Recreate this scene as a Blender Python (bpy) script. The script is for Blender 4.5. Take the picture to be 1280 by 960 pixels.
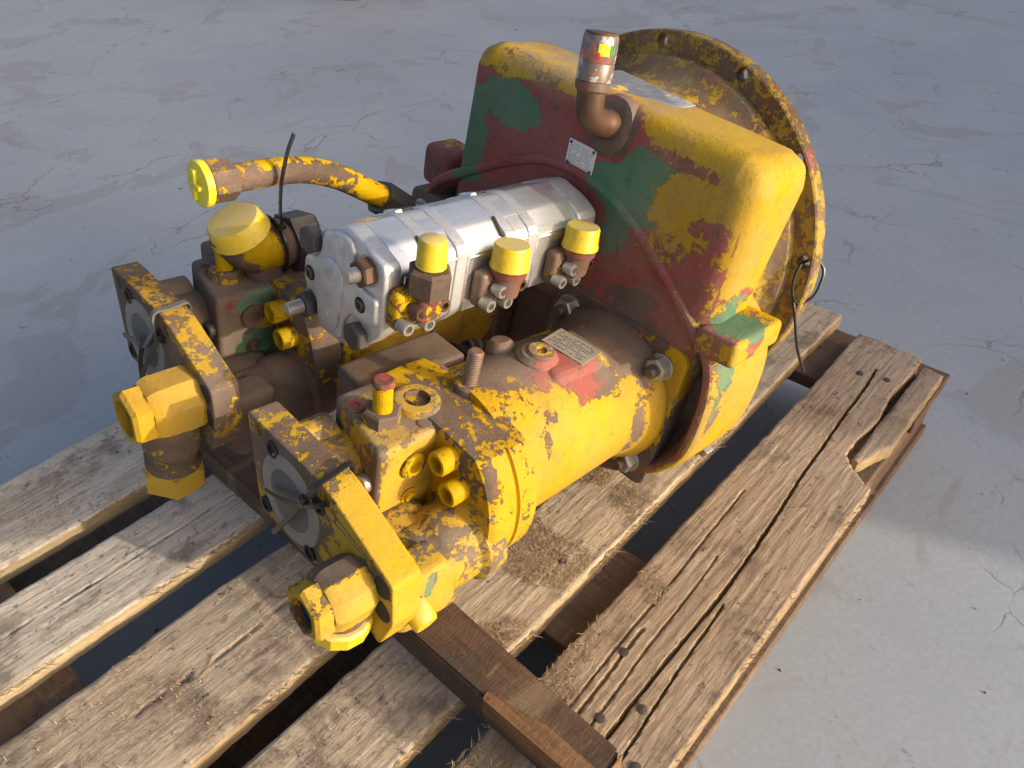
import bpy, bmesh, math, random
import numpy as np
from mathutils import Vector, Matrix, noise as mnoise
R = math.radians
random.seed(7)
for o in list(bpy.data.objects): bpy.data.objects.remove(o)
sc = bpy.context.scene
C = sc.collection

# ------------------------------------------------------------------ camera, sky, sun, exposure
cam = bpy.data.cameras.new('camera'); cam.sensor_width = 36; cam.lens = 957/1280*36
cam.clip_start = .02; cam.clip_end = 200
co = bpy.data.objects.new('camera', cam); C.objects.link(co); sc.camera = co
XV = Vector((.66656, -.47439, .57468)).normalized()           # pallet direction, left, up in camera axes (x right, y down, z ahead)
UPc = Vector((0, -.771185, -.636611)); YV = UPc.cross(XV).normalized(); 
Rw = Matrix((XV, YV, UPc))                                     # camera axes -> world
if Rw.determinant() < 0: YV = -YV; Rw = Matrix((XV, YV, UPc))
right, down, fwd = Rw.col[0], Rw.col[1], Rw.col[2]
m = Matrix((right, -down, -fwd)).transposed().to_4x4()
m.translation = Vector((0, 0, .834)); co.matrix_world = m

SUN_AZ = Vector((.34, -.94)).normalized(); SUN_EL = R(14)
w = bpy.data.worlds.new('World'); sc.world = w; w.use_nodes = True
nt = w.node_tree; bg = nt.nodes['Background']; sky = nt.nodes.new('ShaderNodeTexSky')
sky.sky_type = 'NISHITA'; sky.sun_disc = False; sky.sun_elevation = SUN_EL
sky.sun_rotation = math.atan2(SUN_AZ.x, SUN_AZ.y); sky.air_density = .65; sky.dust_density = 7.; sky.ozone_density = .3
nt.links.new(sky.outputs[0], bg.inputs[0]); bg.inputs[1].default_value = .15
sl = bpy.data.lights.new('sun', 'SUN'); sl.energy = 2.0; sl.angle = R(.6); sl.color = (1, .89, .72)
so = bpy.data.objects.new('sun', sl); C.objects.link(so)
S = Vector((SUN_AZ.x*math.cos(SUN_EL), SUN_AZ.y*math.cos(SUN_EL), math.sin(SUN_EL)))
so.rotation_euler = S.to_track_quat('Z', 'Y').to_euler(); so.location = S*6
sc.view_settings.view_transform = 'Standard'; sc.view_settings.look = 'None'
sc.view_settings.exposure = 1.1; sc.view_settings.gamma = 1
sc.render.resolution_x = 1024; sc.render.resolution_y = 768

# ------------------------------------------------------------------ materials
class NT:
    def __init__(s, name):
        s.m = bpy.data.materials.new(name); s.m.use_nodes = True; s.t = s.m.node_tree
        s.b = s.t.nodes['Principled BSDF']; s.tc = s.t.nodes.new('ShaderNodeTexCoord')
        s.P = s.tc.outputs['Object']
    def n(s, k, **kw):
        x = s.t.nodes.new(k)
        for a, v in kw.items(): setattr(x, a, v)
        return x
    def put(s, sock, v):
        if isinstance(v, bpy.types.NodeSocket): s.t.links.new(v, sock)
        else: sock.default_value = v
    def math(s, op, a, b=0., c=0., clamp=False):
        x = s.n('ShaderNodeMath', operation=op, use_clamp=clamp)
        for i, v in enumerate((a, b, c)): s.put(x.inputs[i], v)
        return x.outputs[0]
    def noise(s, scale, detail=4, rough=.55, dist=0., P=None, off=(0, 0, 0), sc3=None):
        mp = s.n('ShaderNodeMapping'); s.put(mp.inputs[0], P or s.P); mp.inputs[1].default_value = off
        if sc3: mp.inputs[3].default_value = sc3
        x = s.n('ShaderNodeTexNoise'); s.put(x.inputs['Vector'], mp.outputs[0])
        x.inputs['Scale'].default_value = scale; x.inputs['Detail'].default_value = detail
        x.inputs['Roughness'].default_value = rough; x.inputs['Distortion'].default_value = dist
        return x.outputs[0]
    def ramp(s, v, a, b, lo=0., hi=1.):
        x = s.n('ShaderNodeMapRange', interpolation_type='SMOOTHSTEP')
        s.put(x.inputs[0], v); s.put(x.inputs[1], a); s.put(x.inputs[2], b); s.put(x.inputs[3], lo); s.put(x.inputs[4], hi)
        return x.outputs[0]
    def mix(s, f, a, b, mode='MIX'):
        x = s.n('ShaderNodeMix', data_type='RGBA', blend_type=mode)
        s.put(x.inputs[0], f)
        for i, v in ((6, a), (7, b)):
            s.put(x.inputs[i], v if isinstance(v, bpy.types.NodeSocket) else (v[0], v[1], v[2], 1))
        return x.outputs[2]
    def attr(s, name):
        x = s.n('ShaderNodeAttribute', attribute_name=name); return x.outputs['Fac']
    def bump(s, h, dist, strength=1.):
        x = s.n('ShaderNodeBump'); s.put(x.inputs['Height'], h); x.inputs['Distance'].default_value = dist
        x.inputs['Strength'].default_value = strength; s.t.links.new(x.outputs[0], s.b.inputs['Normal'])
    def out(s, col, rough=.5, metal=0., spec=.5):
        s.put(s.b.inputs['Base Color'], col if isinstance(col, bpy.types.NodeSocket) else (*col, 1))
        s.put(s.b.inputs['Roughness'], rough); s.put(s.b.inputs['Metallic'], metal)
        s.put(s.b.inputs['Specular IOR Level'], spec)
        return s.m

def old_paint(name, seed, yel=(.48, .305, .001), bare=(.098, .068, .052)):
    k = NT(name); o = (seed*3.1, seed*1.7, seed*2.3)
    n1 = k.noise(34, 11, .72, .35, off=o); n2 = k.noise(120, 8, .75, .2, off=o)
    n3 = k.noise(24, 11, .7, .4, off=(o[0]+5, o[1], o[2])); n4 = k.noise(18, 10, .7, .3, off=(o[0], o[1]+9, o[2]))
    geo = k.n('ShaderNodeNewGeometry'); edge = k.ramp(geo.outputs['Pointiness'], .53, .62)
    base = k.math('ADD', k.math('MULTIPLY', k.math('SUBTRACT', n1, .5), 1.6), k.math('MULTIPLY', k.math('SUBTRACT', n2, .5), 1.25))
    vy = k.math('ADD', base, k.attr('wy')); vy = k.math('SUBTRACT', vy, k.math('MULTIPLY', edge, .38))
    my = k.ramp(vy, -.012, .012)
    vg = k.math('ADD', k.math('ADD', k.math('MULTIPLY', k.math('SUBTRACT', n3, .5), 1.5), k.math('MULTIPLY', k.math('SUBTRACT', n2, .5), .3)), k.attr('wg'))
    mg = k.ramp(vg, -.015, .015)
    vr = k.math('ADD', k.math('ADD', k.math('MULTIPLY', k.math('SUBTRACT', n4, .5), 1.5), k.math('MULTIPLY', k.math('SUBTRACT', n2, .5), .4)), k.attr('wr'))
    mr = k.ramp(vr, -.02, .02)
    gr = k.noise(320, 4, .7, off=o); bl = k.noise(9, 4, .6, off=o)
    brown = k.mix(k.ramp(bl, .38, .62), bare, (bare[0]*1.7, bare[1]*1.7, bare[2]*1.75))
    brown = k.mix(k.ramp(k.noise(46, 5, .65, off=o), .53, .68, 0, .6), brown, (.19, .075, .025))
    brown = k.mix(k.ramp(gr, .4, .7, 0, .35), brown, (.03, .024, .02))
    red = k.mix(k.ramp(bl, .35, .65), (.255, .052, .048), (.31, .080, .07))
    green = k.mix(k.ramp(bl, .35, .65), (.060, .150, .082), (.095, .21, .12))
    yl = k.mix(k.ramp(k.noise(7, 5, .6, off=(o[1], o[0], 0)), .35, .65), yel, (yel[0]*.92, yel[1]*.84, yel[2]*1.2))
    yl = k.mix(k.ramp(k.noise(60, 7, .72, off=o), .5, .75, 0, .6), yl, (.34, .17, .008)); yl = k.mix(k.ramp(k.noise(11, 8, .7, .5, off=(o[2], 3, o[0])), .5, .72, 0, .55), yl, (.30, .165, .012))
    yl = k.mix(k.math('MULTIPLY', k.ramp(k.noise(150, 6, .8, off=o), .58, .70), .8), yl, (.10, .06, .025))
    red = k.mix(k.ramp(k.noise(40, 7, .7, off=(o[1], 2, 5)), .5, .7, 0, .75), red, (.085, .05, .042)); green = k.mix(k.ramp(k.noise(50, 7, .7, off=(o[1], 8, 5)), .55, .7, 0, .6), green, (.07, .075, .05))
    c = k.mix(mr, brown, red); c = k.mix(mg, c, green)
    rim = k.math('MULTIPLY', k.ramp(vy, -.05, -.012), k.math('SUBTRACT', 1, my))
    rim = k.math('MULTIPLY', rim, k.ramp(bl, .5, .6))
    c = k.mix(k.math('MULTIPLY', rim, .75), c, (.50, .40, .27)); c = k.mix(my, c, yl)
    dirt = k.math('MULTIPLY', k.attr('dirt'), k.ramp(k.noise(14, 6, .65, off=(o[2], o[0], 3)), .3, .62))
    c = k.mix(dirt, c, k.mix(k.ramp(gr, .3, .7), (.19, .15, .115), (.30, .245, .19)))
    rough = k.math('ADD', k.math('MULTIPLY', my, -.12), k.math('ADD', .64, k.math('MULTIPLY', gr, .15)))
    h = k.math('ADD', k.math('MULTIPLY', my, 1.1), k.math('ADD', k.math('MULTIPLY', mg, .25), k.math('MULTIPLY', mr, .2)))
    h = k.math('ADD', h, k.math('ADD', k.math('MULTIPLY', k.noise(190, 4, .6), .55), k.math('MULTIPLY', gr, .3)))
    h = k.math('ADD', h, k.math('MULTIPLY', k.noise(75, 5, .65), .55))
    k.bump(h, .0012, .85)
    return k.out(c, rough, 0., .14)

M = {}
M['paint_house'] = old_paint('peeling_housing_paint', 1)
M['paint_near'] = old_paint('peeling_pump_paint', 2)
M['paint_far'] = old_paint('peeling_dark_pump_paint', 3, yel=(.45, .285, .001))
M['paint_flange'] = old_paint('worn_flange_paint', 4, yel=(.42, .28, .018), bare=(.115, .072, .042))

def metal(name, col, rough, seed=0., rust=0., metallic=.9, bump=.0003, streak=None):
    k = NT(name); n1 = k.noise(60, 5, .6, off=(seed, 0, 0), sc3=streak); n2 = k.noise(260, 4, .6)
    c = k.mix(k.ramp(n1, .35, .7), col, tuple(x*.82 for x in col))
    c = k.mix(k.ramp(k.noise(30, 6, .65, off=(0, seed, 2)), .62-rust*.25, .74-rust*.25, 0, min(1, rust*1.6)), c, (.16, .065, .03))
    k.bump(n2, bump, .8)
    r = k.math('ADD', rough-.1, k.math('MULTIPLY', n1, .25))
    mt = k.ramp(k.noise(30, 6, .65, off=(0, seed, 2)), .62-rust*.25, .74-rust*.25, metallic, metallic*(1-min(1, rust*1.3)))
    return k.out(c, r, mt)
M['alu'] = metal('milled_aluminium', (.86, .855, .84), .27, 1, .06, .85, .0001, (.18, 1, 1))
M['alu_cast'] = metal('cast_aluminium', (.62, .62, .63), .46, 2, .10, .75, .0008)
M['zinc'] = metal('zinc_steel', (.48, .46, .43), .40, 3, .25, .85)
M['steel_dark'] = metal('dark_steel', (.10, .092, .088), .50, 4, .3, .6)
M['steel_brown'] = metal('brown_steel', (.17, .12, .095), .55, 5, .55, .35)
M['copper_rust'] = metal('orange_rusted_steel', (.115, .064, .040), .5, 6, .4, .5)
M['red_primer'] = metal('red_primer_steel', (.20, .065, .05), .55, 7, .3, .25)

def plastic(name, col, rough, wear=0., dust=0.):
    k = NT(name); n1 = k.noise(35, 5, .6); n2 = k.noise(210, 4, .65)
    c = k.mix(k.ramp(n1, .4, .7), col, tuple(x*.85 for x in col))
    c = k.mix(k.ramp(n2, .55, .75, 0, wear), c, (.25, .17, .06))
    if dust:
        geo = k.n('ShaderNodeNewGeometry'); sp = k.n('ShaderNodeSeparateXYZ'); k.put(sp.inputs[0], geo.outputs['Normal'])
        c = k.mix(k.math('MULTIPLY', k.ramp(sp.outputs[2], .5, .9), k.ramp(k.noise(60, 5, .6, off=(3, 3, 3)), .3, .55, .15, dust)), c, (.50, .40, .16))
    k.bump(k.math('ADD', n2, k.math('MULTIPLY', k.noise(55, 3), 1.5)), .0004, .7)
    return k.out(c, rough)
M['cap'] = plastic('yellow_plastic', (.60, .425, .015), .45, .8, .9)
M['cap_lime'] = plastic('lime_yellow_plastic', (.66, .60, .03), .4, .12)
M['black'] = plastic('black_nylon', (.014, .013, .013), .35)
M['grey_tie'] = plastic('dusty_grey_nylon', (.12, .115, .105), .5, .2)
M['void'] = plastic('hole_shade', (.02, .017, .015), .8)  # near-black colour painted in for the shade inside holes
M['cover_grey'] = plastic('grey_cover_film', (.085, .085, .09), .55, .15)
M['port_ring'] = plastic('pale_machined_face', (.235, .205, .18), .6, .5)
M['label'] = plastic('white_label', (.72, .69, .66), .45, .12)
M['label_old'] = plastic('aged_label', (.27, .245, .20), .45, .5)
M['print'] = plastic('dark_print', (.045, .04, .038), .6)
M['print_pale'] = plastic('faded_print', (.36, .33, .32), .6)
M['red_drum'] = plastic('dark_red_enamel', (.10, .012, .012), .45, .3)
M['wall'] = plastic('concrete_wall_surface', (.35, .34, .32), .85)

def silver_plate():
    k = NT('etched_silver_plate')
    wv = k.n('ShaderNodeTexWave', wave_type='BANDS', bands_direction='Y'); k.put(wv.inputs[0], k.P); wv.inputs['Scale'].default_value = 75
    ln = k.ramp(wv.outputs['Fac'], .72, .86); ln = k.math('MULTIPLY', ln, k.ramp(k.noise(220, 3, .6, sc3=(.3, 1, 1)), .42, .5))
    c = k.mix(k.math('MULTIPLY', ln, .6), (.34, .36, .39), (.08, .08, .09))
    c = k.mix(k.ramp(k.noise(30, 5, .6, off=(2, 1, 0)), .40, .60, 0, .75), c, (.13, .13, .14))
    yel = k.ramp(k.noise(36, 5, .6, off=(4.4, 0, 1)), .645, .66)
    c = k.mix(yel, c, (.72, .42, .03))
    return k.out(c, .5, k.math('MULTIPLY', k.math('SUBTRACT', 1, yel), .3))
M['silver_plate'] = silver_plate()

def sticker():
    k = NT('torn_coloured_sticker'); a = k.noise(38, 4, .6, .6, off=(1.3, 0, 0)); b = k.noise(45, 4, .6, .5, off=(0, 4, 0)); d = k.noise(50, 3, .6, off=(9, 0, 0))
    c = k.mix(k.ramp(a, .47, .49), (.50, .48, .45), (.20, .15, .125))
    c = k.mix(k.ramp(b, .58, .60), c, (.40, .15, .11)); c = k.mix(k.ramp(d, .60, .61), c, (.16, .15, .15))
    return k.out(c, .36, .35)
M['sticker'] = sticker()
M['flat_yellow'] = plastic('sticker_yellow', (.75, .55, .02), .45)
M['flat_green'] = plastic('sticker_green', (.03, .22, .05), .45)
M['flat_red'] = plastic('sticker_red', (.45, .03, .02), .45)

def wood(name, c1, c2, c3, side, seed, dirt=.6, gx=(.04, 1, 1), tops=True):
    k = NT(name); o = (seed, seed*2.7, 0)
    g1 = k.noise(70, 8, .68, .25, off=o, sc3=gx); g2 = k.noise(230, 6, .65, .15, off=o, sc3=gx)
    big = k.noise(5, 5, .6, .3, off=o); mid = k.noise(17, 6, .65, off=o)
    c = k.mix(k.ramp(g1, .3, .7), c1, c2); c = k.mix(k.ramp(big, .4, .62), c, c3)
    c = k.mix(k.ramp(g2, .47, .66, 0, .62), c, tuple(x*.42 for x in c1)); c = k.mix(k.ramp(g2, .44, .30, 0, .4), c, tuple(min(1, x*1.25) for x in c1))
    st = k.math('MULTIPLY', k.ramp(mid, .50, .64, 0, dirt), k.ramp(k.noise(60, 6, .7, off=o), .3, .55, .45, 1)); c = k.mix(st, c, (.075, .055, .042))
    c = k.mix(k.ramp(k.noise(95, 7, .8, off=o), .575, .64, 0, .85), c, (.06, .042, .034)); c = k.mix(k.ramp(k.noise(22, 7, .7, 1.2, off=(seed, 9, 0)), .60, .66, 0, .5), c, (.07, .05, .042)); c = k.mix(k.ramp(k.noise(120, 5, .7, .3, off=(seed, 1, 0), sc3=(.12, 1, 1)), .60, .72, 0, .55), c, (.40, .29, .18))
    c = k.mix(k.math('MULTIPLY', k.ramp(k.noise(9, 6, .6, .5, off=(seed+7, 2, 0), sc3=(.4, 1, 1)), .55, .68), .45), c, (.36, .27, .18))
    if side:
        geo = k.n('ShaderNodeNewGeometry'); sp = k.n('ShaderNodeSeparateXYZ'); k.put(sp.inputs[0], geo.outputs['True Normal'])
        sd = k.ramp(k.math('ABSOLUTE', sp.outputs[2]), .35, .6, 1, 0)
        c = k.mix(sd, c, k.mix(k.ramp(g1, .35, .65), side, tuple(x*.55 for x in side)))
    c = k.mix(k.ramp(k.noise(520, 4, .7, off=o, sc3=(.35, 1, 1)), .3, .7, 0, .45), c, k.mix(.5, c, (.05, .035, .025)))
    h = k.math('ADD', k.math('MULTIPLY', g1, .4), k.math('MULTIPLY', g2, .55)); h = k.math('ADD', h, k.math('MULTIPLY', k.noise(300, 6, .8, sc3=(.3, 1, 1)), .9))
    k.bump(h, .0020, 1.)
    return k.out(c, .82, 0., .25)
M['wood_a'] = wood('weathered_board_wood', (.65, .52, .375), (.45, .34, .235), (.56, .455, .34), (.50, .36, .20), 1.)
M['wood_b'] = wood('grey_board_wood', (.74, .65, .53), (.55, .46, .36), (.68, .59, .48), (.52, .40, .24), 4.)
M['wood_c'] = wood('brown_board_wood', (.52, .385, .265), (.35, .25, .17), (.45, .345, .255), (.50, .35, .18), 8., .45)
M['wood_low'] = wood('dark_stringer_wood', (.22, .14, .09), (.13, .085, .055), (.18, .12, .085), None, 11., .5, gx=(1, .055, 1))  # darker brown wood for the lower pallet members
M['wood_timber'] = wood('dark_timber_wood', (.125, .075, .045), (.07, .04, .025), (.15, .09, .055), None, 13., .85, gx=(1, .05, 1))
k = NT('pale_wood_fibre'); M['fibre'] = k.out(k.mix(k.noise(40, 2), (.44, .33, .20), (.27, .19, .11)), .8)

def concrete():
    k = NT('painted_concrete'); n1 = k.noise(1.6, 6, .6, .3); n2 = k.noise(6, 7, .65, .5); n3 = k.noise(40, 6, .7); n4 = k.noise(180, 3, .6)
    c = k.mix(k.ramp(n1, .35, .65), (.315, .352, .398), (.362, .396, .436))
    c = k.mix(k.ramp(n2, .5, .70, 0, .2), c, (.30, .30, .30))
    ns = k.noise(3.2, 7, .62, .8, off=(3, 8, 0)); c = k.mix(k.math('MULTIPLY', k.ramp(ns, .56, .61, 0, .5), k.ramp(k.noise(45, 7, .75), .3, .5, .5, 1)), c, (.265, .262, .255))
    c = k.mix(k.ramp(n3, .58, .72, 0, .45), c, (.21, .20, .195)); c = k.mix(k.ramp(k.noise(120, 6, .75, off=(4, 1, 0)), .3, .7, 0, .35), c, (.23, .235, .25))
    c = k.mix(k.ramp(k.noise(24, 6, .7, off=(7, 0, 0)), .65, .68, 0, .7), c, (.15, .14, .135))
    # smears: stretched, broken strokes in a few directions
    for i, (ang, off) in enumerate(((35, 0), (-20, 4), (80, 9))):
        mp = k.n('ShaderNodeMapping'); k.put(mp.inputs[0], k.P); mp.inputs[2].default_value = (0, 0, R(ang)); mp.inputs[1].default_value = (off, off*.7, 0); mp.inputs[3].default_value = (1.6, 15, 1)
        x = k.n('ShaderNodeTexNoise'); k.put(x.inputs['Vector'], mp.outputs[0]); x.inputs['Scale'].default_value = 1.3; x.inputs['Detail'].default_value = 4; x.inputs['Roughness'].default_value = .55
        c = k.mix(k.math('MULTIPLY', k.ramp(x.outputs[0], .67, .72), .32), c, (.25, .245, .24))
    vm = k.n('ShaderNodeVectorMath', operation='ADD'); nz = k.n('ShaderNodeTexNoise'); k.put(nz.inputs['Vector'], k.P); nz.inputs['Scale'].default_value = 7; nz.inputs['Detail'].default_value = 6
    sv = k.n('ShaderNodeVectorMath', operation='SCALE'); k.put(sv.inputs[0], nz.outputs['Color']); sv.inputs['Scale'].default_value = .16
    k.put(vm.inputs[0], k.P); k.put(vm.inputs[1], sv.outputs[0])
    cr = 0.
    for s_, t_ in ((3.3, .0035), (1.7, .0028)):
        v = k.n('ShaderNodeTexVoronoi', feature='DISTANCE_TO_EDGE'); k.put(v.inputs['Vector'], vm.outputs[0]); v.inputs['Scale'].default_value = s_
        e = k.ramp(v.outputs['Distance'], t_*s_*.25, t_*s_*.85, 1, 0); e = k.math('MULTIPLY', e, k.ramp(k.noise(2.2*s_/2, 3, .5, off=(s_, 0, 0)), .51, .60))
        cr = k.math('MAXIMUM', cr, e)
    c = k.mix(k.math('MULTIPLY', cr, .5), c, (.13, .12, .115))
    h = k.math('SUBTRACT', k.math('ADD', k.math('MULTIPLY', n3, .4), k.math('MULTIPLY', n4, .15)), k.math('MULTIPLY', cr, .8))
    k.bump(h, .0009, .5)
    return k.out(c, k.math('ADD', .5, k.math('MULTIPLY', n2, .3)), 0., .35)
M['concrete'] = concrete()

# ------------------------------------------------------------------ mesh tools
def finish(bm, sharp=38, recalc=True):
    if recalc: bmesh.ops.recalc_face_normals(bm, faces=bm.faces)
    me = bpy.data.meshes.new('mesh'); bm.to_mesh(me); bm.free()
    for p in me.polygons: p.use_smooth = True
    me.set_sharp_from_angle(angle=R(sharp)); return me
def join(bm, other):
    t = bpy.data.meshes.new('t'); other.to_mesh(t); other.free(); bm.from_mesh(t); bpy.data.meshes.remove(t); return bm
def densify(bm, L, it=7):
    bmesh.ops.triangulate(bm, faces=bm.faces)
    for _ in range(it):
        es = [e for e in bm.edges if e.calc_length() > L]
        if not es: break
        bmesh.ops.subdivide_edges(bm, edges=es, cuts=1)
        bmesh.ops.triangulate(bm, faces=[f for f in bm.faces if len(f.verts) > 3])
    return bm
def frame(d, up=(0, 0, 1)):
    z = Vector(d).normalized(); u = Vector(up)
    if abs(z.dot(u)) > .97: u = Vector((0, 1, 0))
    x = (u - z*u.dot(z)).normalized(); y = z.cross(x)
    return Matrix((x, y, z)).transposed()
def revolve(prof, c, d=(1, 0, 0), seg=32, roll=0., up=(0, 0, 1), caps=True):
    """prof: (distance along d, radius)"""
    bm = bmesh.new(); F = frame(d, up); c = Vector(c); rings = []
    for a, r in prof:
        if r < 1e-6: rings.append([bm.verts.new(c+F@Vector((0, 0, a)))]); continue
        rings.append([bm.verts.new(c+F@Vector((r*math.cos(2*math.pi*i/seg+roll), r*math.sin(2*math.pi*i/seg+roll), a))) for i in range(seg)])
    for A, B in zip(rings, rings[1:]):
        for i in range(seg):
            j = (i+1) % seg
            if len(A) == 1 and len(B) == 1: continue
            if len(A) == 1: bm.faces.new((A[0], B[i], B[j]))
            elif len(B) == 1: bm.faces.new((A[i], A[j], B[0]))
            else: bm.faces.new((A[i], A[j], B[j], B[i]))
    if caps:
        if len(rings[0]) > 1: bm.faces.new(list(reversed(rings[0])))
        if len(rings[-1]) > 1: bm.faces.new(rings[-1])
    return bm
def hexnut(c, d, r, h, roll=0., hole=0., depth=None, ch=.12):
    """hexagon of corner radius r from c along d; with a bore from the front end"""
    k = r*ch; depth = depth or h*.8
    pr = [(0, r), (h-k, r), (h, r*.87)]
    bm = revolve(pr, c, d, 6, roll, caps=False)
    F = frame(d); c = Vector(c)
    bm.verts.ensure_lookup_table(); top = bm.verts[12:18]; bot = bm.verts[0:6]
    bm.faces.new(list(reversed(bot)))
    if hole:
        ring = [bm.verts.new(c+F@Vector((hole*math.cos(2*math.pi*i/24+roll), hole*math.sin(2*math.pi*i/24+roll), h))) for i in range(24)]
        low = [bm.verts.new(c+F@Vector((hole*math.cos(2*math.pi*i/24+roll), hole*math.sin(2*math.pi*i/24+roll), h-depth))) for i in range(24)]
        for s in range(6):
            a, b = top[s], top[(s+1) % 6]
            q = [ring[(s*4+i) % 24] for i in range(5)]
            bm.faces.new([a, b, q[4], q[3], q[2], q[1], q[0]])
        for i in range(24): bm.faces.new((ring[i], ring[(i+1) % 24], low[(i+1) % 24], low[i]))
        bm.faces.new(low)
    else: bm.faces.new(top)
    return bm
def thread(c, d, r, L, pitch=.002):
    pr = [(0, r)]; n = int(L/pitch)
    for i in range(n): pr += [(i*pitch+.0002, r), (i*pitch+pitch*.5, r*.86)]
    pr += [(L-.0015, r*.92), (L, r*.72)]
    return revolve(pr, c, d, 16)
def socket_screw(c, d, r, h):
    """round head with a hexagon socket"""
    pr = [(0, r), (h*.9, r), (h, r*.9), (h, r*.55), (h*.45, r*.5), (h*.45, 0)]
    return revolve(pr, c, d, 18)
def box(c, s, bev=.004, seg=3, rot=None, taper=None):
    bm = bmesh.new(); bmesh.ops.create_cube(bm, size=1)
    for v in bm.verts:
        p = Vector((v.co.x*s[0], v.co.y*s[1], v.co.z*s[2]))
        if taper and v.co.z > 0: p.x *= taper[0]; p.y *= taper[1]
        v.co = p
    if bev: bmesh.ops.bevel(bm, geom=list(bm.edges), offset=bev, segments=seg, profile=.5, affect='EDGES')
    if rot is not None: bmesh.ops.rotate(bm, verts=bm.verts, cent=(0, 0, 0), matrix=rot)
    bmesh.ops.translate(bm, verts=bm.verts, vec=c); return bm
def tube(path, r, seg=16, caps=True, flat=None):
    """sweep; r number or list; flat=(w,t) makes a strap"""
    P = [Vector(p) for p in path]; bm = bmesh.new(); rings = []; N = None
    for i, p in enumerate(P):
        t = (P[min(i+1, len(P)-1)]-P[max(i-1, 0)]).normalized()
        if N is None: N = frame(t).col[0].copy()
        N = (N-t*N.dot(t)).normalized(); B = t.cross(N)
        rr = r[i] if isinstance(r, (list, tuple)) else r
        if flat: pts = [p+N*a*flat[0]/2+B*b*flat[1]/2 for a, b in ((-1, -1), (1, -1), (1, 1), (-1, 1))]
        else: pts = [p+N*rr*math.cos(2*math.pi*j/seg)+B*rr*math.sin(2*math.pi*j/seg) for j in range(seg)]
        rings.append([bm.verts.new(q) for q in pts])
    n = len(rings[0])
    for A, B in zip(rings, rings[1:]):
        for j in range(n): bm.faces.new((A[j], A[(j+1) % n], B[(j+1) % n], B[j]))
    if caps: bm.faces.new(list(reversed(rings[0]))); bm.faces.new(rings[-1])
    return bm
def spline(pts, n=8):
    P = [Vector(p) for p in pts]; P = [P[0]*2-P[1]]+P+[P[-1]*2-P[-2]]; out = []
    for i in range(1, len(P)-2):
        for s in range(n):
            t = s/n; a, b, c, d = P[i-1:i+3]
            out.append(.5*((2*b)+(c-a)*t+(2*a-5*b+4*c-d)*t*t+(3*b-a-3*c+d)*t**3))
    out.append(P[-2]); return out
def plate(outline, x0, x1, holes=(), bev=.002, res=2):
    """flat plate in the y-z plane from x0 to x1; holes: (y, z, r)"""
    cu = bpy.data.curves.new('c', 'CURVE'); cu.dimensions = '2D'; cu.fill_mode = 'BOTH'
    cu.extrude = abs(x1-x0)/2-bev; cu.bevel_depth = bev; cu.bevel_resolution = res; cu.offset = -bev
    def add(pts):
        s = cu.splines.new('POLY'); s.points.add(len(pts)-1); s.use_cyclic_u = True
        for q, p in zip(s.points, pts): q.co = (p[0], p[1], 0, 1)
    area = sum(a[0]*b[1]-b[0]*a[1] for a, b in zip(outline, list(outline[1:])+[outline[0]]))
    add(outline if area > 0 else list(reversed(outline)))
    for y, z, r in holes: add([(y+(r+0)*math.cos(-2*math.pi*i/20), z+(r+0)*math.sin(-2*math.pi*i/20)) for i in range(20)])
    o = bpy.data.objects.new('c', cu); C.objects.link(o); dg = bpy.context.evaluated_depsgraph_get()
    me = bpy.data.meshes.new_from_object(o.evaluated_get(dg)); bpy.data.objects.remove(o); bpy.data.curves.remove(cu)
    xm = (x0+x1)/2; bm = bmesh.new(); bm.from_mesh(me); bpy.data.meshes.remove(me)
    for v in bm.verts: v.co = Vector((xm+v.co.z, v.co.x, v.co.y))
    bmesh.ops.remove_doubles(bm, verts=bm.verts, dist=1e-5); return bm
def roundpoly(pts, rad, n=4):
    out = []; N = len(pts)
    for i, p in enumerate(pts):
        p = Vector(p); a = Vector(pts[i-1])-p; b = Vector(pts[(i+1) % N])-p
        r = rad[i] if isinstance(rad, (list, tuple)) else rad
        r = min(r, a.length*.48, b.length*.48)
        if r < 1e-5: out.append(tuple(p)); continue
        A = p+a.normalized()*r; B = p+b.normalized()*r
        for s in range(n+1):
            t = s/n; out.append(tuple(A*(1-t)**2+p*2*t*(1-t)+B*t*t))
    return out
def text_mesh(s, size, depth):
    cu = bpy.data.curves.new('f', 'FONT'); cu.body = s; cu.size = size; cu.extrude = depth; cu.align_x = 'CENTER'; cu.align_y = 'CENTER'
    o = bpy.data.objects.new('f', cu); C.objects.link(o); dg = bpy.context.evaluated_depsgraph_get()
    me = bpy.data.meshes.new_from_object(o.evaluated_get(dg)); bpy.data.objects.remove(o); bpy.data.curves.remove(cu)
    bm = bmesh.new(); bm.from_mesh(me); bpy.data.meshes.remove(me); return bm
def place(bm, origin, ex, ey):
    ex = Vector(ex).normalized(); ey = Vector(ey); ey = (ey-ex*ex.dot(ey)).normalized(); ez = ex.cross(ey)
    mm = Matrix((ex, ey, ez)).transposed().to_4x4(); mm.translation = origin
    bmesh.ops.transform(bm, matrix=mm, verts=bm.verts); return bm
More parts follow.
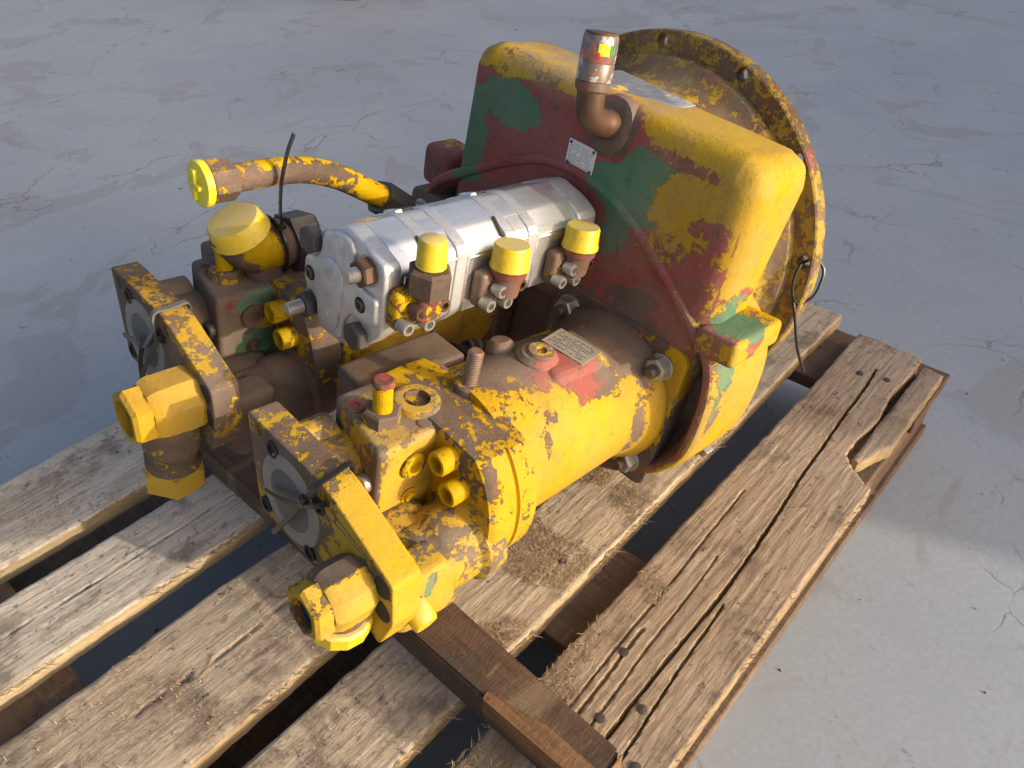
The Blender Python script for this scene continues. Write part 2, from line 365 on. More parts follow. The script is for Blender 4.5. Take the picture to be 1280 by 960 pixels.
def paint(me, wy=0., wg=-.45, wr=-.1, dirt=0., blobs=(), fn=None):
    """how much of each coat of paint is left, per vertex; blobs: (channel, centre, radii, amount)"""
    n = len(me.vertices); co_ = np.empty(n*3); me.vertices.foreach_get('co', co_); co_ = co_.reshape(-1, 3)
    nn = np.empty(n*3); me.vertices.foreach_get('normal', nn); nn = nn.reshape(-1, 3)
    ch = {'wy': np.full(n, wy), 'wg': np.full(n, wg), 'wr': np.full(n, wr), 'dirt': np.full(n, dirt)}
    if fn: fn(co_, nn, ch)
    for c, ce, rr, am in blobs:
        d = np.sqrt((((co_-np.array(ce))/np.array(rr))**2).sum(1)); f = np.clip(1.6-1.1*d, 0, 1); f = f*f*(3-2*f)
        ch[c] = ch[c]*(1-f)+am*.62*f
    for c, v in ch.items():
        a = me.attributes.new(c, 'FLOAT', 'POINT'); a.data.foreach_set('value', v.astype(np.float32))
    return me

# ------------------------------------------------------------------ scene graph tools
def obj(name, bm, mat, parent=None, sharp=38, recalc=True):
    me = bm if isinstance(bm, bpy.types.Mesh) else finish(bm, sharp, recalc)
    if not me.materials: me.materials.append(M[mat] if isinstance(mat, str) else mat)
    me.name = name; o = bpy.data.objects.new(name, me); C.objects.link(o)
    if parent: o.parent = parent
    return o
def tag(o, label, cat, group=None):
    o['label'] = label; o['category'] = cat
    if group: o['group'] = group
    return o
def pobj(name, bm, mat, parent, L=None, sharp=38, **kw):
    if L: densify(bm, L)
    me = finish(bm, sharp); paint(me, **kw); return obj(name, me, mat, parent)

# the machine stands askew on the pallet: its own axes (along the shafts, left, up)
MM = Matrix(((.9863, .0772, .1460), (-.0629, .9930, -.1004), (-.1527, .0899, .9842)))
q_ = MM.to_quaternion(); q_.normalize(); MM = q_.to_matrix()
MO = Vector((.56207, .46784, .834-.50456))
def W(l): return MM@Vector(l)+MO
BASE = Vector((.17, .015, -.155))
unit = bpy.data.objects.new('hydraulic_pump_unit', None); C.objects.link(unit); unit.empty_display_size = .1
mw = MM.to_4x4(); mw.translation = W(BASE); unit.matrix_world = mw
tag(unit, 'hydraulic pump drive with two yellow piston pumps and flaking paint lying on the pallet', 'pump unit')
SHIFT = Matrix.Translation(-BASE)
class G:          # a part of the unit whose mesh is written in machine coordinates
    pass
def top(o): o.parent = unit; o.matrix_parent_inverse = Matrix(); o.location = -BASE; return o

# ------------------------------------------------------------------ setting: floor, unseen wall added to shade the back
bm = bmesh.new(); bmesh.ops.create_grid(bm, x_segments=4, y_segments=4, size=30); fl = obj('floor', bm, 'concrete'); fl['kind'] = 'structure'
wl = obj('shade_wall', box((2.43+4, -4.1, 1.2), (8, .3, 2.4), .01), 'wall')
tag(wl, 'plain low concrete wall added out of view to shade the far floor', 'wall')

# ------------------------------------------------------------------ pallet
pallet = bpy.data.objects.new('wooden_pallet', None); C.objects.link(pallet); pallet.location = (.49, .5, 0)
tag(pallet, 'worn wooden pallet with split deck boards under the pump unit', 'pallet')
def pal(o): o.parent = pallet; o.location = Vector(o.location)-pallet.location; return o
DECK = .144
def board_mesh(x0, x1, yr, yl, z0, th, seed, wane=0., cracks=(), nx=240, ny=46, rough=.00045):
    """a sawn board along x with uneven edges; yr/yl give right and left edge as functions of x; cracks: polylines (x,y), width, depth"""
    bm = bmesh.new(); V = []; amin = min(yr(x0+(x1-x0)*i/nx) for i in range(nx+1))
    for i in range(nx+1):
        x = x0+(x1-x0)*i/nx; a, b = yr(x), yl(x); row = []
        for j in range(ny+1):
            t = j/ny; y = amin+(b-amin)*t; y = max(y, a+.00002*j); t = (y-a)/(b-a)
            ex = x + (.004*mnoise.noise((y*40, seed, 0)) if i in (0, nx) else 0)
            z = z0+rough*mnoise.noise((x*9, y*70, seed))+rough*1.2*mnoise.noise((x*35, y*160, seed+9))+.0015*mnoise.noise((x*4, y*8, seed))
            e = min(t, 1-t)*(b-a); z -= .0014*max(0, 1-e/.0025)**2
            if wane: e2 = t*(b-a); z -= wane*max(0, 1-e2/.03)**2*(.5+.5*mnoise.noise((x*11, seed, 3)))
            for pts, wd, dp in cracks:
                for (ax, ay), (bx, by) in zip(pts, pts[1:]):
                    if ax <= x <= bx:
                        yc = ay+(by-ay)*(x-ax)/(bx-ax)+.0022*mnoise.noise((x*9, seed, 5))+.0007*mnoise.noise((x*60, seed, 6))+.0005*mnoise.noise((x*190, seed, 6)); d = abs(y-yc)
                        if d < wd*2: z -= dp*max(0, 1-d/wd)**.6 if d < wd else 0
            row.append(bm.verts.new((ex, y, z)))
        V.append(row)
    for i in range(nx):
        for j in range(ny): bm.faces.new((V[i][j], V[i+1][j], V[i+1][j+1], V[i][j+1]))
    per = [V[i][0] for i in range(nx+1)]+[V[nx][j] for j in range(1, ny+1)]+[V[i][ny] for i in range(nx-1, -1, -1)]+[V[0][j] for j in range(ny-1, 0, -1)]
    prev = per
    for k in (1, 2, 3):
        cur = []
        for v, p in zip(per, prev):
            jx = .0012*mnoise.noise((v.co.x*60, v.co.y*60, seed+k*3))
            cur.append(bm.verts.new((v.co.x+jx, v.co.y+jx*1.3*(k < 3), z0-th*k/3)))
        n = len(per)
        for i in range(n): bm.faces.new((prev[i], prev[(i+1) % n], cur[(i+1) % n], cur[i]))
        prev = cur
    bm.faces.new(prev); return bm
def edge(y, s, a=.003, f=6):
    return lambda x: y+a*mnoise.noise((x*f, s, 1.5))+a*.3*mnoise.noise((x*45, s, 2.5))+.0009*mnoise.noise((x*150, s, 4.5))
def b5_right(x):
    e = edge(.099, 50, .002)(x)
    j = .0022*mnoise.noise((x*160, 3, 3))+.0014*mnoise.noise((x*420, 5, 3))
    if x > .80: e = .145+.006*mnoise.noise((x*14, 3, 3))+j
    elif x > .765: e += .046*((x-.765)/.035)**.7+j*2.2
    return e
boards = [
 ('wood_b', -.13, 1.08, edge(.764, 11), edge(.897, 12, .004), .2, 11, ()),
 ('wood_b', -.13, 1.09, edge(.613, 21), edge(.718, 22), 0, 21, ([([(-.1, .672), (.3, .668)], .0009, .002)])),
 ('wood_a', -.13, 1.08, edge(.417, 31, .005), edge(.561, 32, .006), .3, 31, ([([(-.05, .5), (.12, .492), (.25, .497)], .0011, .003)])),
 ('wood_a', -.13, 1.10, edge(.281, 41), edge(.383, 42, .004), 0, 41, ()),
 ('wood_c', -.13, 1.07, b5_right, edge(.240, 52, .003), 0, 51, (
   ([(-.1, .136), (.15, .150), (.34, .158), (.55, .158), (.75, .172), (1.0, .186)], .0019, .012),
   ([(.02, .12), (.2, .126), (.36, .141), (.5, .150)], .0013, .008),
   ([(.2, .168), (.4, .180), (.55, .186)], .0014, .004), ([(.28, .2), (.5, .207), (.66, .213)], .0014, .004),
   ([(.1, .178), (.3, .19), (.42, .196)], .002, .005))),
]
BO = []
for mt, x0, x1, yr, yl, wane, sd, cr in boards:
    o = obj('board', board_mesh(x0, x1, yr, yl, DECK, .022, sd, wane*.012, cr, ny=(90 if sd == 51 else 46), nx=(420 if sd == 51 else 240)), mt, None, 40); pal(o); BO.append(o)
BO[4]['label'] = 'cracked outer deck board with a corner broken off'
# the strip split away from the outer board
o = obj('board_splinter', board_mesh(.80, 1.055, lambda x: .108+.002*mnoise.noise((x*40, 8, 0))+max(0, .86-x)*.35+.0012*mnoise.noise((x*300, 8, 0)), lambda x: .137+.003*mnoise.noise((x*14, 8, 4))+.0012*mnoise.noise((x*260, 8, 3)), DECK-.003, .019, 61, 0, (), 60, 10), 'wood_c', None, 40); pal(o)
def cross(x0, x1, z0, th, sd, y0=.105, y1=.893):
    bm = box(((x0+x1)/2, (y0+y1)/2, z0-th/2), (x1-x0, y1-y0, th), .0015, 1); densify(bm, .03)
    for v in bm.verts: v.co += Vector((mnoise.noise((v.co.y*12, v.co.x*30, sd)), 0, mnoise.noise((v.co.y*14, v.co.x*40, sd+4))*.6))*.0016
    return bm
for i, (a, b) in enumerate(((-.13, .012), (.362, .507), (.95, 1.095))):
    pal(obj('stringer', cross(a, b, DECK-.0225, .022, i), 'wood_low', None))
    for y in (.50, .84):
        pal(obj('block', box(((a+b)/2, y, .061), (b-a-.004, .1 if y == .5 else .1, .0765), .003, 2), 'wood_low', None))
pal(obj('side_runner', cross(-.13, 1.092, .0985, .076, 9, .112, .205), 'wood_low', None))  # inferred runner, added to keep sun off the floor in the board gap
for y0 in (.155, .50, .84):
    pal(obj('bottom_board', box((.482, y0, .0112), (1.22, .1, .0215), .002, 1), 'wood_low', None))
# nails in the outer boards
for px, py in ((.348, .148), (.30, .122), (.315, .172), (.985, .165), (.975, .2), (.99, .33), (.43, .31), (.385, .195), (-.05, .65), (-.03, .83)):
    pal(obj('nail', revolve([(-.01, .0022), (0, .0022), (0, .005), (.0012, .0048), (.0018, .0025), (.0018, 0)], (px, py, DECK-.0002), (random.uniform(-.1, .1), random.uniform(-.1, .1), 1), 12), 'steel_dark', None))
# loose fibres and torn edges of the boards: far too many to count
def blade(bm, p, d, L, wdt, up):
    d = Vector(d).normalized(); s = d.cross(Vector((0, 0, 1))); s = s.normalized() if s.length > .1 else Vector((0, 1, 0))
    a = bm.verts.new(p-s*wdt); b = bm.verts.new(p+s*wdt); m1 = p+d*L*.55+Vector((0, 0, up)); c = bm.verts.new(m1-s*wdt*.7); e = bm.verts.new(m1+s*wdt*.7)
    t = bm.verts.new(p+d*L+Vector((0, 0, up*random.uniform(-.2, 1.2))))
    bm.faces.new((a, b, e, c)); bm.faces.new((c, e, t))
rnd = random.Random(3); fb = bmesh.new()
def fuzz(n, x0, x1, y0, y1, spread=.35, L=(.006, .02), clump=None):
    for _ in range(n):
        x, y = rnd.uniform(x0, x1), rnd.uniform(y0, y1)
        if clump and mnoise.noise((x*13, y*22, clump)) < -.02: continue
        a = rnd.gauss(0, spread)+math.pi*(rnd.random() < .5)
        blade(fb, Vector((x, y, DECK+.0004)), (math.cos(a), math.sin(a), 0), rnd.uniform(*L), rnd.uniform(.0002, .00055), rnd.uniform(.0004, .003))
fuzz(9000, .30, .66, .285, .379, .7, (.003, .010), clump=1); fuzz(3000, .28, .52, .42, .55, .7, (.003, .009), clump=2); fuzz(2200, -.1, .28, .42, .555, .7, (.002, .008), clump=3)
fuzz(900, .05, .30, .775, .885, .7, (.002, .008), clump=4); fuzz(2200, .18, .52, .2, .238, .5, (.003, .010), clump=5); fuzz(900, -.02, .25, .29, .375, .6, (.003, .009), clump=6)
def torn(n, x0, x1, f, sgn=-1):
    for _ in range(n):
        x = rnd.uniform(x0, x1)
        if mnoise.noise((x*9, sgn, 7)) < -.1: continue
        a = sgn*rnd.uniform(.15, 1.1) if rnd.random() < .8 else sgn*(math.pi-rnd.uniform(.2, 1)); 
        blade(fb, Vector((x, f(x)+.001, DECK-.001-rnd.random()*.004)), (math.cos(a), math.sin(a), rnd.uniform(-.15, .3)), abs(rnd.gauss(.006, .005))+.002, rnd.uniform(.0003, .0008), rnd.uniform(-.001, .002))
torn(700, .3, .75, edge(.281, 41)); torn(300, .0, .3, edge(.281, 41)); torn(500, -.1, .38, edge(.613, 21)); torn(420, -.1, .3, edge(.417, 31, .005)); torn(400, 0, .3, edge(.764, 11)); torn(160, -.05, .25, edge(.24, 52, .003), 1); torn(260, .05, .78, b5_right)
o = obj('loose_fibres', fb, 'fibre', None, recalc=False); o['kind'] = 'stuff'; pal(o)

# ------------------------------------------------------------------ timber under the pumps
tv = [(.312, .80), (.245, .80), (.240, .130), (.284, .132)]      # plan outline
bm = bmesh.new(); T0, T1 = DECK+.0012, DECK+.046
lo = [bm.verts.new((x, y, T0)) for x, y in tv]; hi = [bm.verts.new((x, y, T1)) for x, y in tv]
for i in range(4): bm.faces.new((lo[i], lo[(i+1) % 4], hi[(i+1) % 4], hi[i]))
bm.faces.new(hi); bm.faces.new(list(reversed(lo)))
bmesh.ops.bevel(bm, geom=list(bm.edges), offset=.0025, segments=2, affect='EDGES'); densify(bm, .02)
for v in bm.verts:
    v.co += Vector((mnoise.noise((v.co.x*20, v.co.y*9, 1)), mnoise.noise((v.co.x*60, 2, v.co.z*60)), mnoise.noise((v.co.x*50, v.co.y*7, 5))*.6))*.0016
    v.co.z = max(v.co.z, T0)
timber = bpy.data.objects.new('support_timber', None); C.objects.link(timber); timber.location = (.27, .46, DECK)
tag(timber, 'dark brown timber laid across the pallet boards under the pumps', 'timber')
o = obj('beam', bm, 'wood_timber', timber); o.location = -timber.location
M['chip'] = wood('split_timber_wood', (.30, .17, .08), (.20, .10, .045), (.26, .14, .065), None, 17., .3, gx=(1, .05, 1))
bm = bmesh.new()
pts = [(.2385, .248), (.2465, .250), (.258, .19), (.2575, .134), (.2395, .133)]
a = [bm.verts.new((x, y, T1+.0012)) for x, y in pts]; b = [bm.verts.new((x-.0008, y-.0005, T1-.020)) for x, y in pts]
bm.faces.new(a)
for i in range(5): bm.faces.new((a[i], a[(i+1) % 5], b[(i+1) % 5], b[i]))
o = obj('split_face', bm, M['chip'], timber); o.location = -timber.location; o['label'] = 'lighter split strip on the near corner'
bm = box((.262, .1287, DECK+.0235), (.040, .002, .043), .0005, 1); o = obj('cut_end', bm, M['chip'], timber); o.location = -timber.location

# ------------------------------------------------------------------ gearbox housing
house = top(obj('gearbox_housing', bmesh.new(), 'paint_house'))
rim = [(-.003, .187), (-.040, .184), (-.073, .174), (-.115, .153), (-.154, .126), (-.190, .100), (-.217, .078), (-.230, .045), (-.235, .0), (-.232, -.040), (-.216, -.072), (-.194, -.096), (-.163, -.116),
       (-.130, -.132), (-.07, -.155), (0, -.162), (.07, -.157), (.14, -.138), (.195, -.105), (.235, -.06), (.247, -.01), (.240, .030), (.221, .060), (.196, .092), (.160, .116), (.125, .138), (.087, .160), (.042, .181)]
def closed_spline(P, n):
    P = [Vector(p) for p in P]; N = len(P); out = []
    for i in range(N):
        a, b, c, d = P[i-1], P[i], P[(i+1) % N], P[(i+2) % N]
        for s in range(n):
            t = s/n; out.append(.5*((2*b)+(c-a)*t+(2*a-5*b+4*c-d)*t*t+(3*b-a-3*c+d)*t**3))
    return out
RIM = closed_spline(rim, 4); N = len(RIM)
def inset(P, d):
    out = []; n = len(P)
    for i in range(n):
        t = (P[(i+1) % n]-P[i-1]).normalized(); out.append(P[i]+Vector((t.y, -t.x))*d)
    return out
cx_ = sum((p for p in RIM), Vector((0, 0)))/N
if (inset(RIM, .01)[0]-cx_).length > (RIM[0]-cx_).length: _s = -1
else: _s = 1
bm = bmesh.new(); prev = None
for x, d in ((.034, .090), (.032, .030), (.026, .022), (.012, .0165), (.004, .0120), (.0005, .0100), (-.0008, .0065), (.0005, .0022), (.004, 0), (.012, -.0015), (.05, -.002), (.10, 0), (.118, .004), (.128, .015), (.132, .06)):
    ring = [bm.verts.new((x, p.x, p.y)) for p in inset(RIM, _s*d)]
    if prev:
        for i in range(N): bm.faces.new((prev[i], prev[(i+1) % N], ring[(i+1) % N], ring[i]))
    else: bm.faces.new(list(reversed(ring)))
    prev = ring
bm.faces.new(prev)
# hood: the tall rounded upper part
hood = bmesh.new(); hv = []
for x, g in ((.0035, 0), (.120, 1)):
    hv.append([hood.verts.new((x-(.03 if g and z < .1 else 0), y, z)) for y, z in ((.178, .02), (.168-.002*g, .2625-.004*g), (-.201, .2625-.008*g), (-.209+.012*g, .02))])
for i in range(4): hood.faces.new((hv[0][i], hv[0][(i+1) % 4], hv[1][(i+1) % 4], hv[1][i]))
hood.faces.new(hv[0]); hood.faces.new(list(reversed(hv[1])))
bmesh.ops.bevel(hood, geom=list(hood.edges), offset=.028, segments=14, profile=.5, affect='EDGES')
join(bm, hood)
join(bm, box((.042, -.217, .092), (.090, .046, .028), .006, 4, Matrix.Rotation(R(-6), 3, 'X')))
join(bm, box((.072, .246, .074), (.055, .060, .055), .012, 4))
join(bm, revolve([(.0, .030), (.007, .0275), (.011, .0255), (.012, .020)], (.014, -.032, .236), (-1, 0, .35), 28))
densify(bm, .0075)
for v in bm.verts: v.co += v.co.normalized()*.0010*mnoise.noise(v.co*14)
HB = [  # where each coat of paint is left on the housing
 ('wy', (.01, .00, .185), (.10, .115, .060), -.8), ('wy', (.03, .02, .06), (.06, .24, .12), -.75), ('wy', (.01, .145, .17), (.05, .05, .075), -.8),
 ('wy', (.01, .05, .215), (.03, .10, .025), -.7), ('wr', (.01, .0, .18), (.08, .14, .08), .6), ('wr', (.03, .05, .10), (.05, .16, .10), .45),
 ('wg', (.005, .098, .214), (.03, .050, .026), .7), ('wg', (.01, .160, .160), (.06, .034, .055), .8), ('wy', (.01, .155, .165), (.06, .045, .07), -.9), ('wg', (.03, .145, .118), (.03, .045, .022), .5), ('wg', (.035, .19, .06), (.03, .03, .03), .5),
 ('wy', (.01, -.092, .203), (.02, .045, .022), -.65), ('wg', (.005, -.088, .196), (.03, .068, .036), .8), ('wg', (.03, -.07, .140), (.03, .035, .05), .7), ('wg', (.032, -.075, .10), (.02, .03, .05), .45),
 ('wy', (.004, -.135, .180), (.014, .035, .020), .35), ('wy', (.01, -.150, .205), (.03, .045, .022), .6), ('wy', (.008, -.172, .183), (.012, .026, .021), -.28), ('wr', (.008, -.172, .183), (.02, .035, .03), .5),
 ('wy', (.005, -.178, .152), (.02, .02, .014), -.30), ('wr', (.004, -.16, .15), (.02, .06, .03), .5), ('wy', (.0, -.150, .128), (.014, .05, .022), -.4), ('wy', (.01, -.130, .152), (.012, .035, .02), .15),
 ('wy', (.045, -.21, .125), (.035, .03, .012), -.35), ('wg', (.035, -.215, .112), (.035, .03, .022), .75), ('wy', (.035, -.215, .103), (.022, .03, .016), -.6),
 ('wy', (.03, -.230, .062), (.022, .03, .026), -.42), ('wg', (.03, -.232, .055), (.03, .03, .03), .8), ('wy', (.02, -.236, .0), (.012, .02, .05), -.2), ('wg', (.02, -.236, .01), (.014, .02, .05), .5),
 ('wy', (.07, -.236, -.02), (.05, .03, .075), .8), ('wy', (.08, -.23, .05), (.035, .03, .035), .6),
 ('wy', (.01, .15, .255), (.05, .06, .018), .25), ('wy', (.008, .105, .252), (.03, .06, .012), .12), ('wy', (.0, -.035, .238), (.03, .034, .034), -.9), ('wr', (.0, -.035, .238), (.03, .034, .034), -.3), ('wg', (.0, -.035, .238), (.03, .034, .034), -.9),
 ('wg', (.034, .0, -.05), (.04, .3, .12), -.6), ('wr', (.034, -.10, -.02), (.05, .16, .14), -.3)]
def hfn(p, n, ch):
    ch['wy'] += .42*np.clip((p[:, 2]-.235)/.03, 0, 1); ch['wy'] += .5*np.clip((-.17-p[:, 1])/.03, 0, 1)*np.clip((-n[:, 1]-.1)/.3, 0, 1)
    inn = (p[:, 0] > .0035) & (p[:, 0] < .037) & ((n[:, 1]*p[:, 1]+n[:, 2]*p[:, 2])/np.hypot(p[:, 1], p[:, 2]) < .25) & (p[:, 2] < .18) & ((p[:, 0] > .009) | (p[:, 2] < .05))
    dk = inn & ((p[:, 1] < -.10) | (p[:, 2] < .02)); ch['wy'][dk] = -.42; ch['wr'][dk] = np.minimum(ch['wr'][dk], -.12); ch['wg'][dk] = -.6  # recess stripped to dark brown, which puts its shade into the paint
    ch['dirt'] = .65*np.clip((p[:, 2]-.235)/.03, 0, 1)*np.clip((p[:, 1]+.12)/.14, 0, 1)+.28
    lip = np.clip(1-np.abs(p[:, 0]-.001)/.004, 0, 1)*(p[:, 1] < -.04); ch['wy'] -= .42*lip; ch['wr'] += .12*lip; ch['dirt'] += .3*lip
me = finish(bm); paint(me, wy=.12, wg=-.5, wr=.15, blobs=HB, fn=hfn); me.materials.append(M['paint_house']); me.name = 'gearbox_housing'; house.data = me

pobj('neck', revolve([(.115, .165), (.13, .176), (.165, .180), (.178, .187), (.186, .197), (.188, .1995), (.2005, .2005), (.203, .198)], (0, .015, .071), (1, 0, 0), 96), 'paint_flange', house, .01, wy=-.03, wg=-.13, wr=-.16, dirt=.35)
circ = lambda r, n=120: [(.015+r*math.cos(2*math.pi*i/n), .071+r*math.sin(2*math.pi*i/n)) for i in range(n)]
def annulus(x0, x1, ro, ri, holes, bev):
    """flat ring with real through holes and chamfered edges"""
    from mathutils.geometry import tessellate_polygon
    cy, cz = .015, .071
    def ringpts(c, r, n): return [(c[0]+r*math.cos(2*math.pi*k_/n), c[1]+r*math.sin(2*math.pi*k_/n)) for k_ in range(n)]
    defs = [((cy, cz), ro, 144, -1), ((cy, cz), ri, 96, 1)]+[((y, z), r, 20, 1) for y, z, r in holes]
    bm = bmesh.new()
    for xa, xb in ((x0, x0+bev), (x1, x1-bev)):
        loops = [ringpts(c, r+sg*bev, n) for c, r, n, sg in defs]
        tri = tessellate_polygon([[Vector((p[0], p[1], 0)) for p in L] for L in loops])
        flat = [bm.verts.new((xa, p[0], p[1])) for L in loops for p in L]
        for t in tri:
            try: bm.faces.new([flat[k_] for k_ in t])
            except ValueError: pass
        k0 = 0
        for (c, r, n, sg), L in zip(defs, loops):
            o_ = [bm.verts.new((xb, p[0], p[1])) for p in ringpts(c, r, n)]
            for k_ in range(n): bm.faces.new((flat[k0+k_], flat[k0+(k_+1) % n], o_[(k_+1) % n], o_[k_]))
            k0 += n
            if xa == x0: defs_store.append(o_)
            else:
                q = defs_store.pop(0)
                for k_ in range(n): bm.faces.new((q[k_], q[(k_+1) % n], o_[(k_+1) % n], o_[k_]))
    return bm
defs_store = []
fh = [(.015+.2136*math.cos(R(76.7+30*i)), .071+.2136*math.sin(R(76.7+30*i)), .0074) for i in range(12)]
pobj('mounting_flange', annulus(.200, .222, .2255, .16, fh, .0018), 'paint_flange', house, .009, wy=-.03, wg=-.18, wr=-.14, dirt=.25)
# white rating plate on the front, with rivets and print
def rating_plate(name, parent, origin, ex, ey, wd, ht, th, mat, rows, mark, rivets=True, seed=0):
    p = bpy.data.objects.new(name, None); C.objects.link(p)
    if parent is None: top(p)
    else: p.parent = parent
    r_ = random.Random(seed)
    o1 = obj('sheet', place(box((0, 0, th/2), (wd, ht, th), min(.0004, th*.4), 1), origin, ex, ey), mat, p)
    bm = bmesh.new()
    for i in range(rows):
        y = ht*(.36-.72*i/(rows-1)); x = -wd*.42
        if i % 3 == 2 or rows < 6:
            join(bm, box((0, y, th+.0001), (wd*.84, ht*.012+.0002, .0003), 0)); continue
        while x < wd*.36:
            l = r_.uniform(.03, .10)*wd
            if r_.random() < .8: join(bm, box((x+l/2, y, th+.0001), (l, ht*.028, .0003), 0))
            x += l+wd*.025
    obj('printing', place(bm, origin, ex, ey), mark, p)
    return p
pl_ = rating_plate('rating_plate', None, (.0035, -.0095, .197), (0, -1, .0), (0, 0, 1), .0365, .0265, .0009, 'label', 9, 'print_pale', seed=2)
for sx in (-1, 1):
    for sz in (-1, 1): obj('rivet', revolve([(0, .0017), (.0006, .0017), (.0012, .0009), (.0012, 0)], (.0026, -.0095+sx*.0150, .197+sz*.0102), (-1, 0, 0), 12), 'steel_dark', pl_)
obj('mark_ring', revolve([(0, .0019), (.0002, .0019), (.0002, .0012), (0, .0012)], (.0025, .0028, .1862), (-1, 0, 0), 16), 'print_pale', pl_)
# silver plate on the top
obj('type_plate', box((.064, -.014, .2600), (.062, .094, .0012), .0004, 1, Matrix.Rotation(R(1.6), 3, 'X')), 'silver_plate', house)
obj('plate_border', box((.064, -.0145, .2595), (.066, .099, .0012), .0004, 1, Matrix.Rotation(R(1.6), 3, 'X')), 'alu_cast', house)
# breather: rusty elbow, collar and capped sticker
el = spline([(.016, -.034, .236), (-.004, -.034, .240), (-.020, -.0335, .2445), (-.030, -.033, .2535), (-.0325, -.032, .266), (-.033, -.031, .276)], 6)
breather = top(bpy.data.objects.new('breather', None)); C.objects.link(breather)
BO_ = breather
pobj('elbow', tube(el, [.0138]*8+[.0130]*(len(el)-8), 28), 'copper_rust', BO_)
up_ = (.06, .10, 1)
obj('collar', revolve([(0, .0132), (.002, .0155), (.008, .0160), (.011, .0140)], (-.033, -.031, .272), up_, 24), 'steel_brown', BO_)
obj('cap', revolve([(.0, .0158), (.0005, .0162), (.014, .0162), (.0155, .0154), (.017, .0162), (.036, .0158), (.0385, .0140), (.039, 0)], (-.0325, -.0303, .2815), up_, 32), 'sticker', BO_)
obj('cap_top', revolve([(0, .0150), (.001, .0142), (.0014, .008), (.0014, 0)], Vector((-.0325, -.0303, .2815))+Vector(up_).normalized()*.0385, up_, 28), 'copper_rust', BO_)
F_ = frame(up_); cc = Vector((-.0325, -.0303, .2815))
for nm, mt, ang, hh, sz in (('sticker_patch', 'flat_yellow', 145, .027, (.010, .010)), ('sticker_patch', 'flat_green', 172, .0275, (.004, .008)), ('sticker_patch', 'flat_red', 128, .0212, (.0035, .004))):
    bm = bmesh.new(); vs = []
    for i in range(7):
        row = []
        for j in range(5):
            a = R(ang)+(i/6-.5)*sz[0]/.0163*1.1; r_ = .0163+.0003*(mt != 'flat_yellow')
            z = hh+(j/4-.5)*sz[1]+.0012*mnoise.noise((i*.9, j*.8, ang))
            # angle measured about the cap axis from world -x
            v = cc+F_@Vector((r_*math.cos(a), r_*math.sin(a), z)); row.append(bm.verts.new(v))
        vs.append(row)
    for i in range(6):
        for j in range(4):
            if (i, j) in ((0, 0), (5, 3)) and mt == 'flat_yellow': continue
            bm.faces.new((vs[i][j], vs[i+1][j], vs[i+1][j+1], vs[i][j+1]))
    obj(nm, bm, mt, BO_)
bl = Vector((.062, -.2235, -.062)); dn = (0, -1, -.42)
obj('bolt_pocket', revolve([(0, .0135), (.002, .0130), (.0022, .008), (.0022, 0)], bl, dn, 20), 'steel_brown', house); obj('bolt', hexnut(bl+Vector(dn)*.002, dn, .0092, .006), 'zinc', house)

